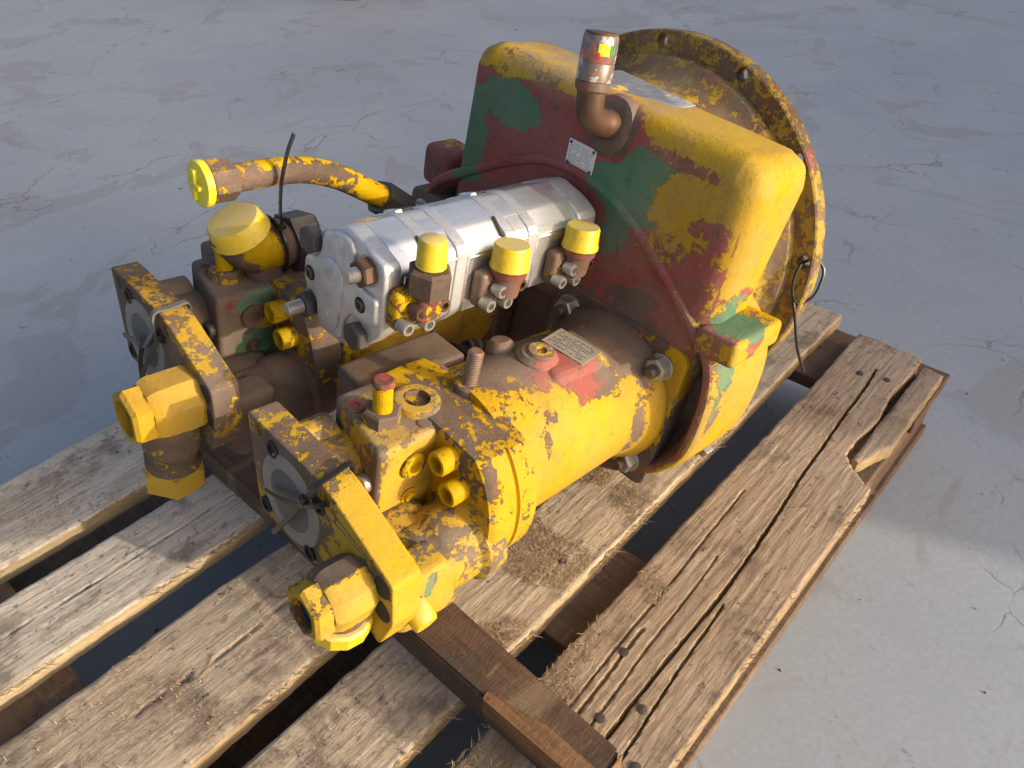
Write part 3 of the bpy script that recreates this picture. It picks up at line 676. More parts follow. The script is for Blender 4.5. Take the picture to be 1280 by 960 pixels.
# ------------------------------------------------------------------ the two piston pumps
def piston_pump(dy, pm, far):
    Y = lambda y: y+dy
    a = Vector((0, Y(-.108), -.023)); ax = (1, 0, 0)
    near = not far
    # body, cone towards the housing
    bm = revolve([(-.21, .0785), (-.19, .0790), (-.10, .0770), (-.035, .0755), (-.024, .0775), (-.014, .083), (-.004, .088), (.004, .088)], a, ax, 144)
    join(bm, box((-.088, Y(-.112), .038), (.082, .062, .036), .012, 4, None)); join(bm, revolve([(0, .024), (.016, .021), (.020, .016)], (-.118, Y(-.104), .040), (0, 0, 1), 28))
    join(bm, revolve([(0, .016), (.016, .013), (.020, .009)], (-.130, Y(-.070), .036), (0, .25, 1), 20)); join(bm, revolve([(0, .017), (.012, .014), (.015, .010)], (-.09, Y(-.158), .012), (0, -.8, .8), 20))
    densify(bm, .008)
    if far: B = [('wy', (-.10, Y(-.15), -.03), (.16, .06, .09), .35), ('wy', (-.16, Y(-.10), .06), (.12, .05, .03), -.3)]
    else: B = [('wy', (-.10, Y(-.165), -.045), (.115, .05, .085), .75), ('wy', (-.10, Y(-.190), .000), (.10, .035, .05), .5),
               ('wy', (-.115, Y(-.095), .062), (.085, .052, .034), -.55), ('wr', (-.11, Y(-.135), .045), (.05, .035, .03), .12), ('dirt', (-.11, Y(-.10), .065), (.09, .06, .03), .5), ('wy', (-.02, Y(-.10), .05), (.03, .10, .04), -.45),
               ('wy', (-.055, Y(-.160), .035), (.014, .02, .022), .05), ('wy', (-.165, Y(-.15), .04), (.020, .04, .04), .15), ('wy', (-.030, Y(-.18), -.02), (.012, .03, .05), -.12), ('wy', (-.085, Y(-.150), .040), (.03, .02, .018), -.45)]
    me = finish(bm); paint(me, wy=.2 if near else -.05, wg=-.6, wr=-.2, dirt=.22, blobs=B)
    P = top(obj('piston_pump', me, pm)); P['label'] = 'near piston pump in brighter yellow' if near else 'far piston pump in darker dusty paint'
    # collar rings at the end of the body, cut flat on top
    bm = revolve([(-.196, .078), (-.200, .090), (-.203, .0955), (-.224, .0965), (-.2255, .0935), (-.2275, .0935), (-.229, .0965), (-.251, .0955), (-.256, .092), (-.258, .07)], a, ax, 144)
    for v in bm.verts:
        if v.co.z > .045: v.co.z = .045+(v.co.z-.045)*.12
    pobj('end_collar', bm, pm, P, .007, wy=.24 if near else -.1, wg=-.6, wr=-.25, dirt=.1, blobs=[('wy', (-.225, Y(-.12), .05), (.05, .06, .02), -.1), ('wy', (-.250, Y(-.17), .02), (.010, .03, .05), -.1), ('wy', (-.214, Y(-.19), .0), (.006, .03, .06), .02)])
    # valve block
    bm = box((-.254, Y(-.084), -.008), (.124, .082, .107), .0055, 4)
    for v in bm.verts:
        if v.co.x < -.26 and v.co.y > Y(-.09): v.co.x += .30*(v.co.y-Y(-.09))
        if v.co.z < 0: v.co.y -= .0*(v.co.z)
    join(bm, box((-.215, Y(-.026), .012), (.115, .050, .054), .005, 3)); join(bm, box((-.225, Y(-.10), -.06), (.07, .12, .09), .02, 4))
    if near: B = [('wy', (-.274, Y(-.127), .000), (.062, .014, .050), .95), ('dirt', (-.25, Y(-.08), .046), (.09, .08, .006), .9), ('wy', (-.306, Y(-.10), .04), (.02, .05, .02), .1), 
                  ('wy', (-.29, Y(-.115), .046), (.012, .02, .006), .06), ('wy', (-.32, Y(-.09), .0), (.012, .06, .05), -.12), ('wy', (-.2, Y(-.02), .0), (.08, .02, .06), -.6)]
    else: B = [('wy', (-.265, Y(-.126), .012), (.022, .006, .016), .3), ('wg', (-.25, Y(-.125), .03), (.055, .012, .022), .35), ('wg', (-.26, Y(-.126), -.015), (.04, .01, .025), .4), ('dirt', (-.25, Y(-.08), .046), (.09, .08, .006), 1.), ('dirt', (-.32, Y(-.08), .0), (.01, .06, .05), .9), ('wr', (-.28, Y(-.126), .034), (.03, .01, .012), .4)]
    pobj('valve_block', bm, pm, P, .007, wy=-.24 if near else -.55, wg=-.5, wr=-.3, dirt=.25, blobs=B)
    # port casting between block and port plate, running down to the timber
    bm = box((-.306, Y(-.158), -.058), (.075, .086, .072), .016, 4)
    join(bm, tube(spline([(-.32, Y(-.16), -.055), (-.285, Y(-.165), -.052), (-.255, Y(-.165), -.050), (-.235, Y(-.165), -.048)], 5), [.034]*5+[.038]*5+[.044]*6, 40)); join(bm, box((-.325, Y(-.19), -.036), (.045, .032, .054), .006, 3)); join(bm, tube([(-.347, Y(-.074), -.010), (-.29, Y(-.074), -.010)], .034, 40))
    join(bm, box((-.255, Y(-.115), -.115), (.075, .07, .075), .012, 3)); join(bm, tube([(-.347, Y(-.050), .010), (-.31, Y(-.050), .010)], .020, 24))
    join(bm, revolve([(0, .0075), (.003, .0075), (.004, .005), (.002, .0035), (.002, 0)], (-.318, Y(-.166), -.0215), (0, -.2, 1), 20))
    B = [('wy', (-.33, Y(-.207), -.03), (.05, .012, .05), .7), ('wy', (-.25, Y(-.175), .01), (.03, .04, .02), .35), ('wg', (-.325, Y(-.207), -.022), (.008, .006, .022), .35), ('wy', (-.322, Y(-.207), -.022), (.006, .006, .016), -.3), ('wy', (-.315, Y(-.15), .004), (.03, .03, .012), -.35)] if near else []
    pobj('port_casting', bm, pm, P, .008, wy=.02 if near else -.42, wg=-.5, wr=-.5, dirt=.3, blobs=B)
    if near:
        bm = text_mesh('16 91', .012, .0006); place(bm, (-.330, Y(-.150), -.0215), (.35, -1, 0), (1, .35, 0)); obj('cast_number', bm, 'steel_brown', P)
    # port plate
    ol = roundpoly([(-.024, .046), (-.136, .051), (-.2175, .0225), (-.2225, -.016), (-.210, -.054), (-.197, -.046), (-.163, -.020), (-.140, -.034), (-.118, -.048), (-.041, -.050)], [.004, .012, .004, .004, .008, .006, .02, .008, .006, .006])
    holes = [(Y(-.039), .036, .0052), (Y(-.135), .038, .0052), (Y(-.0635), .034, .006), (Y(-.118), -.036, .0055), (Y(-.053), -.036, .005)]
    bm = plate([(Y(y), z) for y, z in ol], -.372, -.346, holes, .0015)
    if near: B = [('wy', (-.36, Y(-.185), .04), (.03, .045, .03), .5), ('wy', (-.36, Y(-.215), .0), (.03, .02, .06), .7), ('wy', (-.36, Y(-.07), .048), (.02, .06, .012), -.14), ('wy', (-.374, Y(-.08), .0), (.003, .065, .06), -.6), ('wr', (-.374, Y(-.08), .0), (.004, .065, .06), -.6), ('wy', (-.374, Y(-.19), 0), (.004, .03, .05), .08)]
    else: B = [('wy', (-.36, Y(-.15), .046), (.03, .08, .02), .06), ('wy', (-.374, Y(-.08), .0), (.003, .065, .06), -.7)]
    pobj('port_plate', bm, pm, P, .006, wy=.1 if near else -.12, wg=-.6, wr=-.55, dirt=.2, blobs=B)
    obj('port_ring', revolve([(0, .041), (.0012, .0405), (.0016, .040), (.0016, .0275), (.0008, .027), (.0008, 0)], (-.3718, Y(-.0885), -.002), (-1, 0, 0), 48), 'port_ring', P)
    obj('port_cover', revolve([(0, .0272), (.0006, .0268), (.0010, .024), (.0010, 0)], (-.3727, Y(-.0885), -.002), (-1, 0, 0), 40), 'cover_grey', P)
    for (y, z) in ((-.0635, .034), (-.118, -.036), (-.053, -.036), (-.128, .027)):
        obj('screw_hole', revolve([(0, .0075), (.0018, .0075), (.0018, .0052), (-.01, .0048), (-.01, 0)], (-.3722, Y(y), z), (-1, 0, 0), 18), 'void', P)
    for (y, z) in ((-.207, .012), (-.2095, -.012)):
        obj('screw_hole', revolve([(0, .0095), (.0006, .009), (.0006, .0)], (-.3720, Y(y), z), (-1, 0, 0), 18), 'void', P)  # flat dark disc drawn in for the shade of a hole
    # screws in the front of the block
    for y, z in ((-.080, .010), (-.110, .004)):
        obj('socket_screw', socket_screw((-.314, Y(y), z), (-1, 0, 0), .0085, .008), 'steel_dark' if far else 'zinc', P)
    # pipe fitting: hexagon, body, branch with its own nut
    fc = Vector((-.35, Y(-.182), -.006)); kr, kl = (.76, .86) if near else (.93, 1.)
    bm = revolve([(0, .030*kr), (.022, .031*kr), (.026, .033*kr), (.040, .0335*kr), (.058*kl, .0325*kr), (.063*kl, .0305*kr), (.066*kl, .0285*kr), (.067*kl, .02*kr)], fc, (-1, 0, 0), 10 if near else 8, R(22)); densify(bm, .009)
    for v in bm.verts: v.co += Vector((0, 1, 1))*.0006*mnoise.noise(v.co*70)
    me = finish(bm, 30)
    paint(me, wy=.42 if near else .5, wg=-.6, wr=-.4, dirt=.3, blobs=[('wy', (-.39, Y(-.168), .016), (.05, .022, .014), -.45 if near else .6), ('wy', (-.395, Y(-.2), -.03), (.03, .02, .015), .5 if near else -.3)])
    obj('fitting_body', me, pm, P)
    nb = fc+Vector((-.066*kl, 0, 0)); nl = .0165*kl
    pobj('fitting_nut', hexnut(nb, (-1, 0, 0), .0292*kr, nl, R(8), .0185*kr, nl*.95), pm, P, .004, 25, wy=.05 if near else .45, wg=-.6, wr=-.5, dirt=.2, blobs=[('wy', (-.41, Y(-.205), -.01), (.02, .014, .02), .6)] if near else [])
    obj('fitting_bore', revolve([(0, .0183*kr), (.001, .0)], nb+Vector((-nl*.55, 0, 0)), (-1, 0, 0), 24), 'void', P)  # dark disc inside the nut paints in the shade of the bore
    bc = fc+Vector((-.046*kl, -.003, -.012*kr))
    pobj('fitting_branch', revolve([(0, .025), (.034, .025), (.038, .0222), (.052, .0215), (.054, .0245), (.060, .0245)] if far else [(0, .019), (.02, .019)], bc, (.0, .05, -1), 28), pm, P, .008, wy=-.18, wg=-.3, wr=-.5, dirt=.2)
    if near: obj('branch_cap', revolve([(.010, .0222), (.012, .0245), (.024, .0240), (.0265, .0215), (.0265, 0)], bc, (0, .05, -1), 12, R(20)), 'cap', P, 25)
    else: pobj('branch_nut', hexnut(bc+Vector((0, .003, -.056)), (0, .05, -1), .0285, .028, R(20), 0, None), pm, P, .006, 25, wy=.2, wg=-.6, wr=-.3, dirt=.2)
    # block face: plug rings, cups
    obj_p = lambda nm, bm, **kw: pobj(nm, bm, pm, P, None, 35, **kw)
    wyf = .25 if near else -.25
    obj_p('plug', revolve([(0, .0125), (.003, .0125), (.0045, .011), (.0045, .0062), (.001, .0055), (.001, 0)], (-.281, Y(-.1250), .018), (0, -1, 0), 24), wy=wyf, wg=-.4, wr=-.1)
    obj_p('plug', revolve([(0, .0085), (.001, .008), (.001, .0055), (.0035, .005), (.0045, 0)], (-.281, Y(-.1250), -.018), (0, -1, 0), 20), wy=wyf, wg=-.5, wr=-.3)
    for x, y, z in ((-.257, -.1455, .030), (-.257, -.162, .0085), (-.256, -.188, -.055)):
        pobj('cap_screw', revolve([(0, .0110), (.016, .0110), (.0175, .0100), (.0175, .0072), (.006, .0066), (.006, 0)], (x, Y(y), z), (-1, 0, 0), 20), pm, P, None, 35, wy=.4 if near else .35, wg=-.5, wr=-.2)
    # top of the block: bleed stub, hexagon plug, washers, threaded stud
    s = (-.2885, Y(-.0905), .0452)
    pobj('stub_nut', hexnut(s, (0, 0, 1), .0165, .0125, R(12), .0085, .002), pm, P, .004, 25, wy=-.12 if near else .02, wg=-.6, wr=-.45, dirt=.2)
    pobj('stub', revolve([(.008, .0085), (.036, .0082), (.0375, .0095), (.041, .0095), (.043, .0078), (.043, 0)], s, (-.05, 0, 1), 20), pm, P, .006, 35, wy=.45, wg=-.6, wr=.05, blobs=[('wy', (s[0], s[1], .091), (.02, .02, .010), -.25)])
    obj_p('washer', revolve([(0, .0085), (.002, .0082), (.0022, .0045), (.0006, .0042), (.0006, 0)], (-.2975, Y(-.0655), .0453), (0, 0, 1), 20), wy=-.2, wg=-.6, wr=-.1, dirt=.4)
    obj_p('level_pin', revolve([(0, .0062), (.0012, .006), (.0014, .0)], (-.262, Y(-.1135), .0453), (0, 0, 1), 16), wy=-.05, wg=-.6, wr=-.3, dirt=.3)
    if near:
        pobj('hex_plug', hexnut((-.2525, Y(-.0905), .0453), (0, 0, 1), .0001, .001, 0) if False else revolve([(0, .0205), (.0045, .0210), (.0075, .0200), (.0080, .0185), (.0080, .0115)], (-.2525, Y(-.0905), .0452), (0, 0, 1), 36, caps=False), pm, P, .006, 35, wy=.12, wg=-.6, wr=-.3, dirt=.5)
        obj('hex_socket', revolve([(.0079, .0118), (.0005, .0108), (.0005, 0)], (-.2525, Y(-.0905), .0452), (0, 0, 1), 6, R(10), caps=False), 'steel_brown', P, 20)
    st = Vector((-.2025, Y(-.1005), .0475))
    pobj('stud_nut', revolve([(0, .0135), (.006, .0135), (.008, .0115), (.008, 0)], st, (.08, 0, 1), 24), pm, P, None, 35, wy=0, wg=-.6, wr=-.1)
    obj('threaded_stud', thread(st+Vector((0, 0, .006)), (.08, 0, 1), .0072, .036, .0024), 'steel_brown', P)
    # plug and data plate on the body
    obj_p('body_plug', revolve([(0, .0145), (.003, .0145), (.005, .0125), (.005, .0055), (.001, .005), (.001, 0)], (-.1155, Y(-.1055), .0575), (0, -.05, 1), 28), wy=.08, wg=-.6, wr=-.1, dirt=.3)
    # square mounting flange, studs and nuts
    fo = roundpoly([(Y(-.108+sy*.090), -.023+sz*.090) for sy, sz in ((1, 1), (-1, 1), (-1, -1), (1, -1))], .017, 6)
    B = [('wy', (0, Y(-.19), .045), (.03, .022, .05), .5), ('wy', (-.004, Y(-.176), -.04), (.008, .03, .04), .15)] if near else []
    pobj('mount_flange', plate(fo, .000, .030, (), .003), pm, P, .007, wy=-.28, wg=-.6, wr=-.3, dirt=.2, blobs=B)
    for sy in (1, -1):
        for sz in (1, -1):
            q = Vector((0, Y(-.108+sy*.0635), -.023+sz*.0635))
            obj('washer', revolve([(0, .0150), (.002, .0150), (.0025, .0145), (.0025, 0)], q, (-1, 0, 0), 24), 'zinc', P)
            obj('nut', hexnut(q+Vector((-.0025, 0, 0)), (-1, 0, 0), .0128, .0115, R(10+sy*17+sz*9)), 'zinc', P, 25)
            obj('stud', thread(q+Vector((-.012, 0, 0)), (-1, 0, 0), .0068, .010, .0018), 'steel_dark', P)
    return P
PN = piston_pump(0, 'paint_near', False)
PF = piston_pump(.255, 'paint_far', True)
# near pump only: yellow protective cap and data plate
obj('cap', revolve([(0, .0085), (.001, .0105), (.004, .0112), (.017, .0105), (.019, .0092), (.019, 0)], (-.338, -.206, -.036), (.0, -.85, -.25), 24), 'cap', PN)
dp = rating_plate('data_plate', None, (-.0775, -.1115, .0565), (.13, -1, -.02), (1, .13, .0), .050, .034, .0008, 'label_old', 8, 'print', seed=5)

# ------------------------------------------------------------------ far pump: elbow with cap, bent tube
elb = top(bpy.data.objects.new('pipe_elbow', None)); C.objects.link(elb)
pth = spline([(-.205, .158, .073), (-.232, .158, .073), (-.258, .159, .076), (-.272, .160, .086), (-.279, .161, .099)], 6)
pobj('bend', tube(pth, [.0225]*6+[.0250]*6+[.0268]*6+[.0262]*(len(pth)-18), 28), 'paint_far', elb, .008, wy=-.08, wg=-.5, wr=-.15, blobs=[('wy', (-.262, .138, .080), (.022, .02, .022), .5), ('wy', (-.230, .15, .07), (.014, .04, .04), -.5), ('wy', (-.285, .15, .06), (.02, .03, .02), -.4)])
obj('nut', hexnut((-.226, .158, .073), (1, 0, 0), .0305, .030, R(14), .02, .004), 'steel_dark', elb, 25)
obj('neck', tube([(-.25, .158, .045), (-.25, .158, .075)], .022, 20), 'steel_brown', elb)
obj('cap', revolve([(0, .0280), (.002, .0298), (.004, .0282), (.0175, .0268), (.020, .0245), (.0205, .021), (.0205, 0)], (-.2735, .158, .0925), (-.50, .05, 1), 32), 'cap', elb)
tb = top(bpy.data.objects.new('steel_tube', None)); C.objects.link(tb)
tp = spline([(-.300, .150, .154), (-.278, .150, .1545), (-.240, .150, .1545), (-.205, .150, .150), (-.172, .150, .138), (-.140, .150, .120), (-.112, .150, .104), (-.09, .150, .092)], 8)
pobj('pipe', tube(tp, .0127, 24), 'paint_far', tb, .007, wy=.0, wg=-.6, wr=-.5, blobs=[('wy', (-.235, .150, .172), (.075, .02, .010), .3), ('wy', (-.25, .134, .150), (.07, .012, .012), -.5), ('wy', (-.135, .150, .125), (.03, .03, .03), .25), ('wy', (-.26, .14, .140), (.03, .02, .008), .15)])
pobj('pipe_nut', hexnut((-.286, .150, .1545), (-1, 0, 0), .0192, .024, R(20)), 'paint_far', tb, .005, 25, wy=-.10, wg=-.6, wr=-.12)
obj('cap', revolve([(0, .0175), (.0005, .0205), (.004, .0210), (.007, .0200), (.0085, .014), (.0085, 0)], (-.310, .150, .1545), (-1, 0, 0), 36), 'cap_lime', tb)
obj('cap_grip', join(box((-.3195, .150, .1545), (.005, .006, .028), .0015, 2), box((-.3195, .150, .1545), (.005, .022, .005), .0015, 2)), 'cap_lime', tb)
obj('end_nut', hexnut((-.118, .150, .107), (.8, 0, -.55), .0195, .045, R(12), 0), 'steel_dark', tb, 25)

# ------------------------------------------------------------------ triple gear pump
gy = [(.030, .1600), (-.002, .1755), (-.034, .1690), (-.054, .1600), (-.0535, .0980), (-.037, .0790), (-.001, .0600), (.032, .0595), (.0555, .0850), (.0545, .1300)]
def scl(P, k, c=(.001, .118)): return [(c[0]+(y-c[0])*k, c[1]+(z-c[1])*k) for y, z in P]
body_ol = roundpoly([(.036, .1560), (-.002, .1748), (-.0325, .1700), (-.0545, .1525), (-.0530, .1500), (-.0515, .1000), (-.037, .0815), (-.001, .0625), (.032, .0620), (.0545, .0870), (.0535, .1290)], [.004, .004, .0045, .006, .001, .006, .006, .006, .006, .008, .008], 5)
gp = top(obj('gear_pump', plate(body_ol, -.252, -.030, (), .0008), 'alu', None, 12))
gp['label'] = 'bare aluminium triple gear pump'
band = roundpoly(scl(gy, 1.0), [.006, .008, .008, .008, .006, .006, .006, .006, .006, .006], 4)
for x0, x1 in ((-.2215, -.1805), (-.1345, -.0935)):
    for a_, b_, k_ in ((x0, x0+.012, 1.0), (x0+.0125, x1-.0125, .985), (x1-.012, x1, 1.0)):
        obj('spacer_ring', plate(scl(band, k_*1.012), a_, b_, (), .0012), 'alu_cast', gp, 14)
    obj('pocket', box(((x0+x1)/2, .0155, .1665), (.020, .014, .006), .001, 1, Matrix.Rotation(R(-25), 3, 'X')), 'void', gp)  # dark block paints in the shade of a pocket
    obj('pocket_rim', box(((x0+x1)/2-.008, .0150, .1672), (.008, .018, .006), .001, 1, Matrix.Rotation(R(-25), 3, 'X')), 'alu', gp)
    obj('relief', box((x0-.0005, -.040, .1640), (.003, .020, .006), .001, 1, Matrix.Rotation(R(36), 3, 'X')), 'steel_dark', gp)  # dark block paints in the shade of a notch
obj('end_cover', plate(scl(band, 1.0), -.036, -.008, (), .003), 'alu_cast', gp, 14)
obj('drive_adapter', revolve([(-.028, .040), (-.02, .042), (.02, .042), (.04, .042)], (0, .001, .118), (1, 0, 0), 32), 'steel_dark', gp)
# front cover with bolt recesses
cov = [(.0270, .1610), (-.002, .1755), (-.032, .1690), (-.0535, .1620), (-.0545, .1500), (-.0545, .1000), (-.0370, .0790), (-.001, .0595), (.0300, .0600), (.0480, .0720), (.0560, .0870), (.0550, .1260), (.0440, .1430)]
cov = roundpoly(cov, [.004, .008, .006, .006, .004, .006, .006, .006, .006, .005, .006, .005, .006], 4)
cs = .2725
obj('front_cover', plate(cov, -cs+.004, -.2510, (), .0025, 3), 'alu_cast', gp)
rec = [(.0260, .1580), (.002, .1690), (-.010, .1690), (-.018, .1600), (-.0180, .1440), (-.030, .1330), (-.0500, .1320), (-.0510, .1060), (-.0400, .1020), (-.018, .1020), (-.008, .0900), (-.006, .0680), (.012, .0630), (.030, .0640), (.0330, .0880), (.0420, .0960), (.0530, .0990), (.0520, .1240), (.0350, .1310), (.0280, .1400)]
obj('cover_web', plate(roundpoly(rec, .006, 4), -cs, -cs+.0085, (), .0028, 3), 'alu_cast', gp)
oval = [(.0085+.0155*math.cos(t), .126+.0155*math.sin(t)) for t in [math.pi*i/12 for i in range(0, 13)]]+[(.0130+.0155*math.cos(t), .0855+.0155*math.sin(t)) for t in [math.pi+math.pi*i/12 for i in range(0, 13)]]
obj('cover_pad', plate(oval, -cs-.0022, -cs+.002, (), .0014), 'alu_cast', gp)
obj('raised_badge', revolve([(0, .0072), (.0009, .0072), (.0009, .0058), (.0002, .0058)], (-cs-.0021, .0095, .1275), (-1, 0, 0), 24, caps=False), 'alu_cast', gp)
obj('raised_badge', place(text_mesh('G', .009, .0005), (-cs-.0025, .0095, .1275), (0, -1, 0), (0, 0, 1)), 'alu_cast', gp)
star = [((.0047 if i % 2 else .002)*math.cos(math.pi*i/5), (.0047 if i % 2 else .002)*math.sin(math.pi*i/5)) for i in range(10)]
obj('raised_star', plate([(.0125+a_, .0855+b_) for a_, b_ in star], -cs-.0029, -cs-.0015, (), .0002, 1), 'alu_cast', gp)
for (y, z, mt, L) in ((-.033, .1500, 'copper_rust', .012), (.0455, .0770, 'steel_dark', .017)):
    q = Vector((-cs+.006, y, z)); obj('washer', revolve([(0, .0138), (.002, .0138), (.0022, 0)], q, (-1, 0, 0), 24), 'zinc', gp)
    obj('nut', hexnut(q+Vector((-.002, 0, 0)), (-1, 0, 0), .0122, .0105, R(14)), mt, gp, 25); obj('stud', thread(q+Vector((-.011, 0, 0)), (-1, 0, 0), .0066, L, .0018), 'zinc', gp)
for (y, z) in ((.0425, .1430), (-.0270, .0850)):
    q = Vector((-cs+.006, y, z)); obj('bolt', hexnut(q, (-1, 0, 0), .0132, .0105, R(4)), 'steel_dark', gp, 25)
for (y, z) in ((.0425, .1105), (-.0305, .1180)):
    obj('recess', revolve([(0, .0072), (.0006, .0068), (.0006, 0)], (-cs, y, z), (-1, 0, 0), 20), 'void', gp); obj('socket_screw', socket_screw((-cs+.001, y, z), (-1, 0, 0), .0052, .003), 'steel_dark', gp)  # dark disc round each screw paints in the recess shade
# lower port pads on the side and joint lines
for x0, x1 in ((-.2475, -.224), (-.178, -.137), (-.091, -.050)):
    obj('port_pad', box(((x0+x1)/2, -.0505, .1225), (x1-x0, .006, .0545), .0006, 1), 'alu', gp)
# port elbows bolted to the side
def port(x, z, paintb, n):
    c = Vector((x, -.0535, z)); nm = 'port_elbow' ; d = (0, -1, 0)
    mt = M['paint_near'] if n in (0, 2) else M['steel_brown']
    bm = box(c+Vector((0, -.0075, -.001)), (.044, .015, .036), .005, 3)
    join(bm, box(c+Vector((.004, -.018, .002)), (.024, .022, .022), .006, 3)); join(bm, tube([c+Vector((.004, -.018, -.004)), c+Vector((.004, -.020, .020))], .0135 if n else .0105, 20))
    me = finish(bm); paint(me, wy=(.08, -.6, -.08)[n], wg=-.7, wr=(-.02, -.35, -.3)[n])
    obj(nm, me, mt, gp)
    for dx, dz, out in ((-.0165, -.0105, .0145), (-.0075, .0030, .0175), (.0205, .0005, .0140), (.0070, -.0145, .0130)):
        obj('socket_screw', socket_screw(c+Vector((dx, -out, dz)), d, .0062, .011), 'copper_rust' if (dx > .02 or (n == 0 and dz > 0)) else 'zinc', gp)
    t_ = c+Vector((.004, -.0195, .018))
    if n == 0:
        me = finish(hexnut(t_+Vector((0, 0, -.001)), (0, 0, 1), .0185, .0215, R(24)), 25); paint(me, wy=.16, wg=-.7, wr=-.1); obj('union_nut', me, M['paint_near'], gp)
        obj('cap', revolve([(0, .0118), (.001, .0126), (.003, .0122), (.020, .0116), (.0235, .0106), (.0245, .009), (.0245, 0)], t_+Vector((0, 0, .0215)), (0, .05, 1), 28), 'cap', gp)
    else:
        obj('union_thread', revolve([(0, .0135), (.002, .0165), (.007, .0165), (.008, .014)], t_+Vector((0, 0, -.004)), (0, 0, 1), 28), 'red_primer', gp)
        obj('cap', revolve([(0, .0165), (.001, .0182), (.0035, .0178), (.005, .0171), (.0195, .0165), (.0222, .0152), (.0222, 0)], t_+Vector((0, 0, .003)), (.03, .08, 1), 14, R(n*9)), 'cap', gp, 50)
port(-.243, .128, 0, 0); port(-.1505, .1215, 0, 1); port(-.0545, .1185, 0, 2)

# ------------------------------------------------------------------ cable ties and wire
def tcat(o, cat, group=None): return tag(o, o["label"], cat, group)
def tie(name, label, paths, mat, wdt=.0035, th=.0012, head=None, hd=(1, 0, 0)):
    root = bpy.data.objects.new(name, None); C.objects.link(root); root.location = W(paths[0][0]); root["label"] = label
    for nm, p in zip(('strap', 'tail', 'tail', 'tail'), paths):
        o = obj(nm, tube([W(q) for q in spline(p, 6)], 0, flat=(wdt, th)), mat, root); o.location = -root.location
    if head:
        o = obj('head', box(W(head), (.0065, .007, .0065), .001, 2), mat, root); o.location = -root.location
    return root
tcat(tie('cable_tie', 'dusty black cable tie strapped round the near pump port plate', (
    [(-.343, -.126, .030), (-.3435, -.126, .0535), (-.360, -.128, .0540), (-.3750, -.130, .0530), (-.3780, -.128, .046), (-.3800, -.114, .020), (-.3815, -.098, -.010), (-.3830, -.080, -.040)],
    [(-.372, -.137, .037), (-.3785, -.132, .034), (-.3815, -.112, .020), (-.3810, -.085, .004), (-.3795, -.065, -.006)]), 'black', .0046, .0020, (-.3805, -.119, .030)), 'cable tie', 'cable ties holding the covers')
tcat(tie('cable_tie', 'grey cable tie strapped round the far pump port plate', (
    [(-.343, .132, .030), (-.343, .132, .0510), (-.360, .131, .0515), (-.3755, .131, .0500), (-.3775, .133, .030), (-.378, .150, .006), (-.378, .166, -.006)],
    [(-.378, .160, .0), (-.381, .178, -.004), (-.383, .190, -.006)]), 'grey_tie', .005, .0020, (-.380, .163, .001)), 'cable tie', 'cable ties holding the covers')
tcat(tie('cable_tie', 'black cable tie threaded through the far pump port plate holes', (
    [(-.3735, .119, .030), (-.378, .123, .026), (-.380, .140, -.002), (-.381, .158, -.030), (-.380, .168, -.050)],
    [(-.3775, .160, .0), (-.381, .162, -.02), (-.381, .164, -.047)]), 'black', .0042, .0020, (-.382, .163, -.052)), 'cable tie', 'cable ties holding the covers')
lp = [(-.241, .158+.0275*math.cos(t), .0740+.0275*math.sin(t)) for t in [math.pi*(.55+2*i/14) for i in range(15)]]
tcat(tie('cable_tie', 'black cable tie round the capped elbow with its tail standing upright', (
    lp, [(-.242, .1385, .1035), (-.2465, .134, .122), (-.2470, .131, .150), (-.2425, .129, .179), (-.236, .128, .198)]), 'black', .0050, .0020, (-.2425, .1385, .1040)), 'cable tie')
h4 = (.2, .015+.2136*math.cos(R(76.7+90)), .071+.2136*math.sin(R(76.7+90)))
wr = bpy.data.objects.new('tie_wire', None); C.objects.link(wr); wr.location = W(h4)
tag(wr, 'thin black tie wire looped through a bolt hole of the round mounting flange', 'wire')
hx, hy, hz = h4
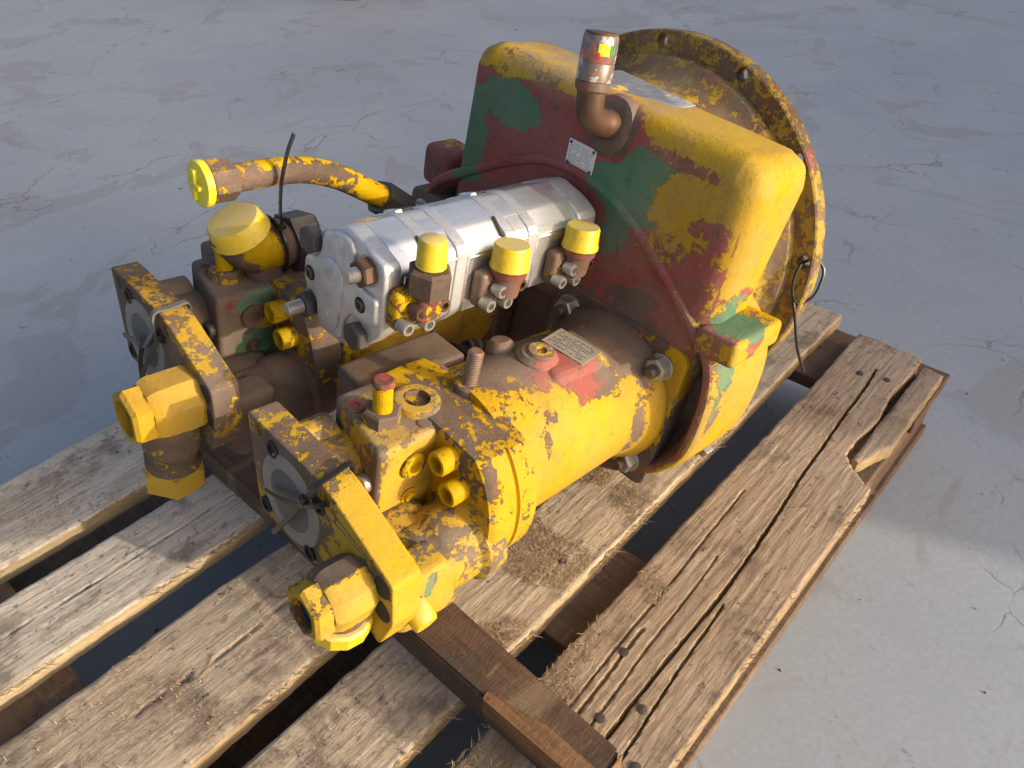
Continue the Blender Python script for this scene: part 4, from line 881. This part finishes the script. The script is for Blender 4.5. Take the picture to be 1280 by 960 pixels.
for nm, p in (('loop', [(hx+.024, hy, hz), (hx+.01, hy, hz), (hx-.004, hy, hz-.002), (hx-.010, hy-.002, hz-.018), (hx-.008, hy-.008, hz-.036), (hx+.004, hy-.015, hz-.046), (hx+.020, hy-.021, hz-.036), (hx+.030, hy-.0165, hz-.012), (hx+.028, hy-.006, hz)]),
              ('tail', [(hx-.004, hy-.010, hz-.044), (hx-.002, hy-.016, hz-.056), (hx+.004, hy-.028, hz-.085), (hx+.010, hy-.036, hz-.104), (hx+.022, hy-.048, hz-.128)])):
    o = obj(nm, tube([W(q) for q in spline(p, 8)], .0018, 8), 'black', wr); o.location = -wr.location

# ------------------------------------------------------------------ far drum whose foot shows at the top edge
d = bpy.data.objects.new('red_drum', None); C.objects.link(d); d.location = (2.36, 3.07, 0)
o = obj('barrel', revolve([(0, .165), (.004, .172), (.02, .172), (.024, .166), (.18, .166), (.186, .172), (.194, .172), (.2, .166), (.40, .166), (.406, .172), (.414, .172), (.42, .166), (.56, .166), (.565, .172), (.58, .172), (.58, .16), (.57, .16), (.57, 0)], (0, 0, 0), (0, 0, 1), 48), 'red_drum', d)
obj('foot_ring', revolve([(.0, .171), (.002, .1735), (.012, .1735), (.014, .171)], (0, 0, 0), (0, 0, 1), 48, caps=False), 'black', d)
tag(d, 'round dark red drum standing on the floor at the top edge', 'drum')

# grit and chips lying about on the floor
gb = bmesh.new(); rg = random.Random(11)
for _ in range(260):
    x, y = rg.uniform(-.2, 3.2), rg.uniform(-1.2, 3.2); r_ = abs(rg.gauss(0, .0009))+.0005; e = rg.uniform(1, 2.6); a_ = rg.uniform(0, 6.3)
    vs = [gb.verts.new((x+r_*e*math.cos(t)*math.cos(a_)-r_*math.sin(t)*math.sin(a_), y+r_*e*math.cos(t)*math.sin(a_)+r_*math.sin(t)*math.cos(a_), .0003)) for t in [k_*1.257+rg.uniform(-.3, .3) for k_ in range(5)]]
    tp_ = gb.verts.new((x, y, r_*.8+.0004))
    for k_ in range(5): gb.faces.new((vs[k_], vs[(k_+1) % 5], tp_))
o = obj('floor_grit', gb, plastic('grit', (.12, .105, .09), .9), None, 20); o['kind'] = 'stuff'
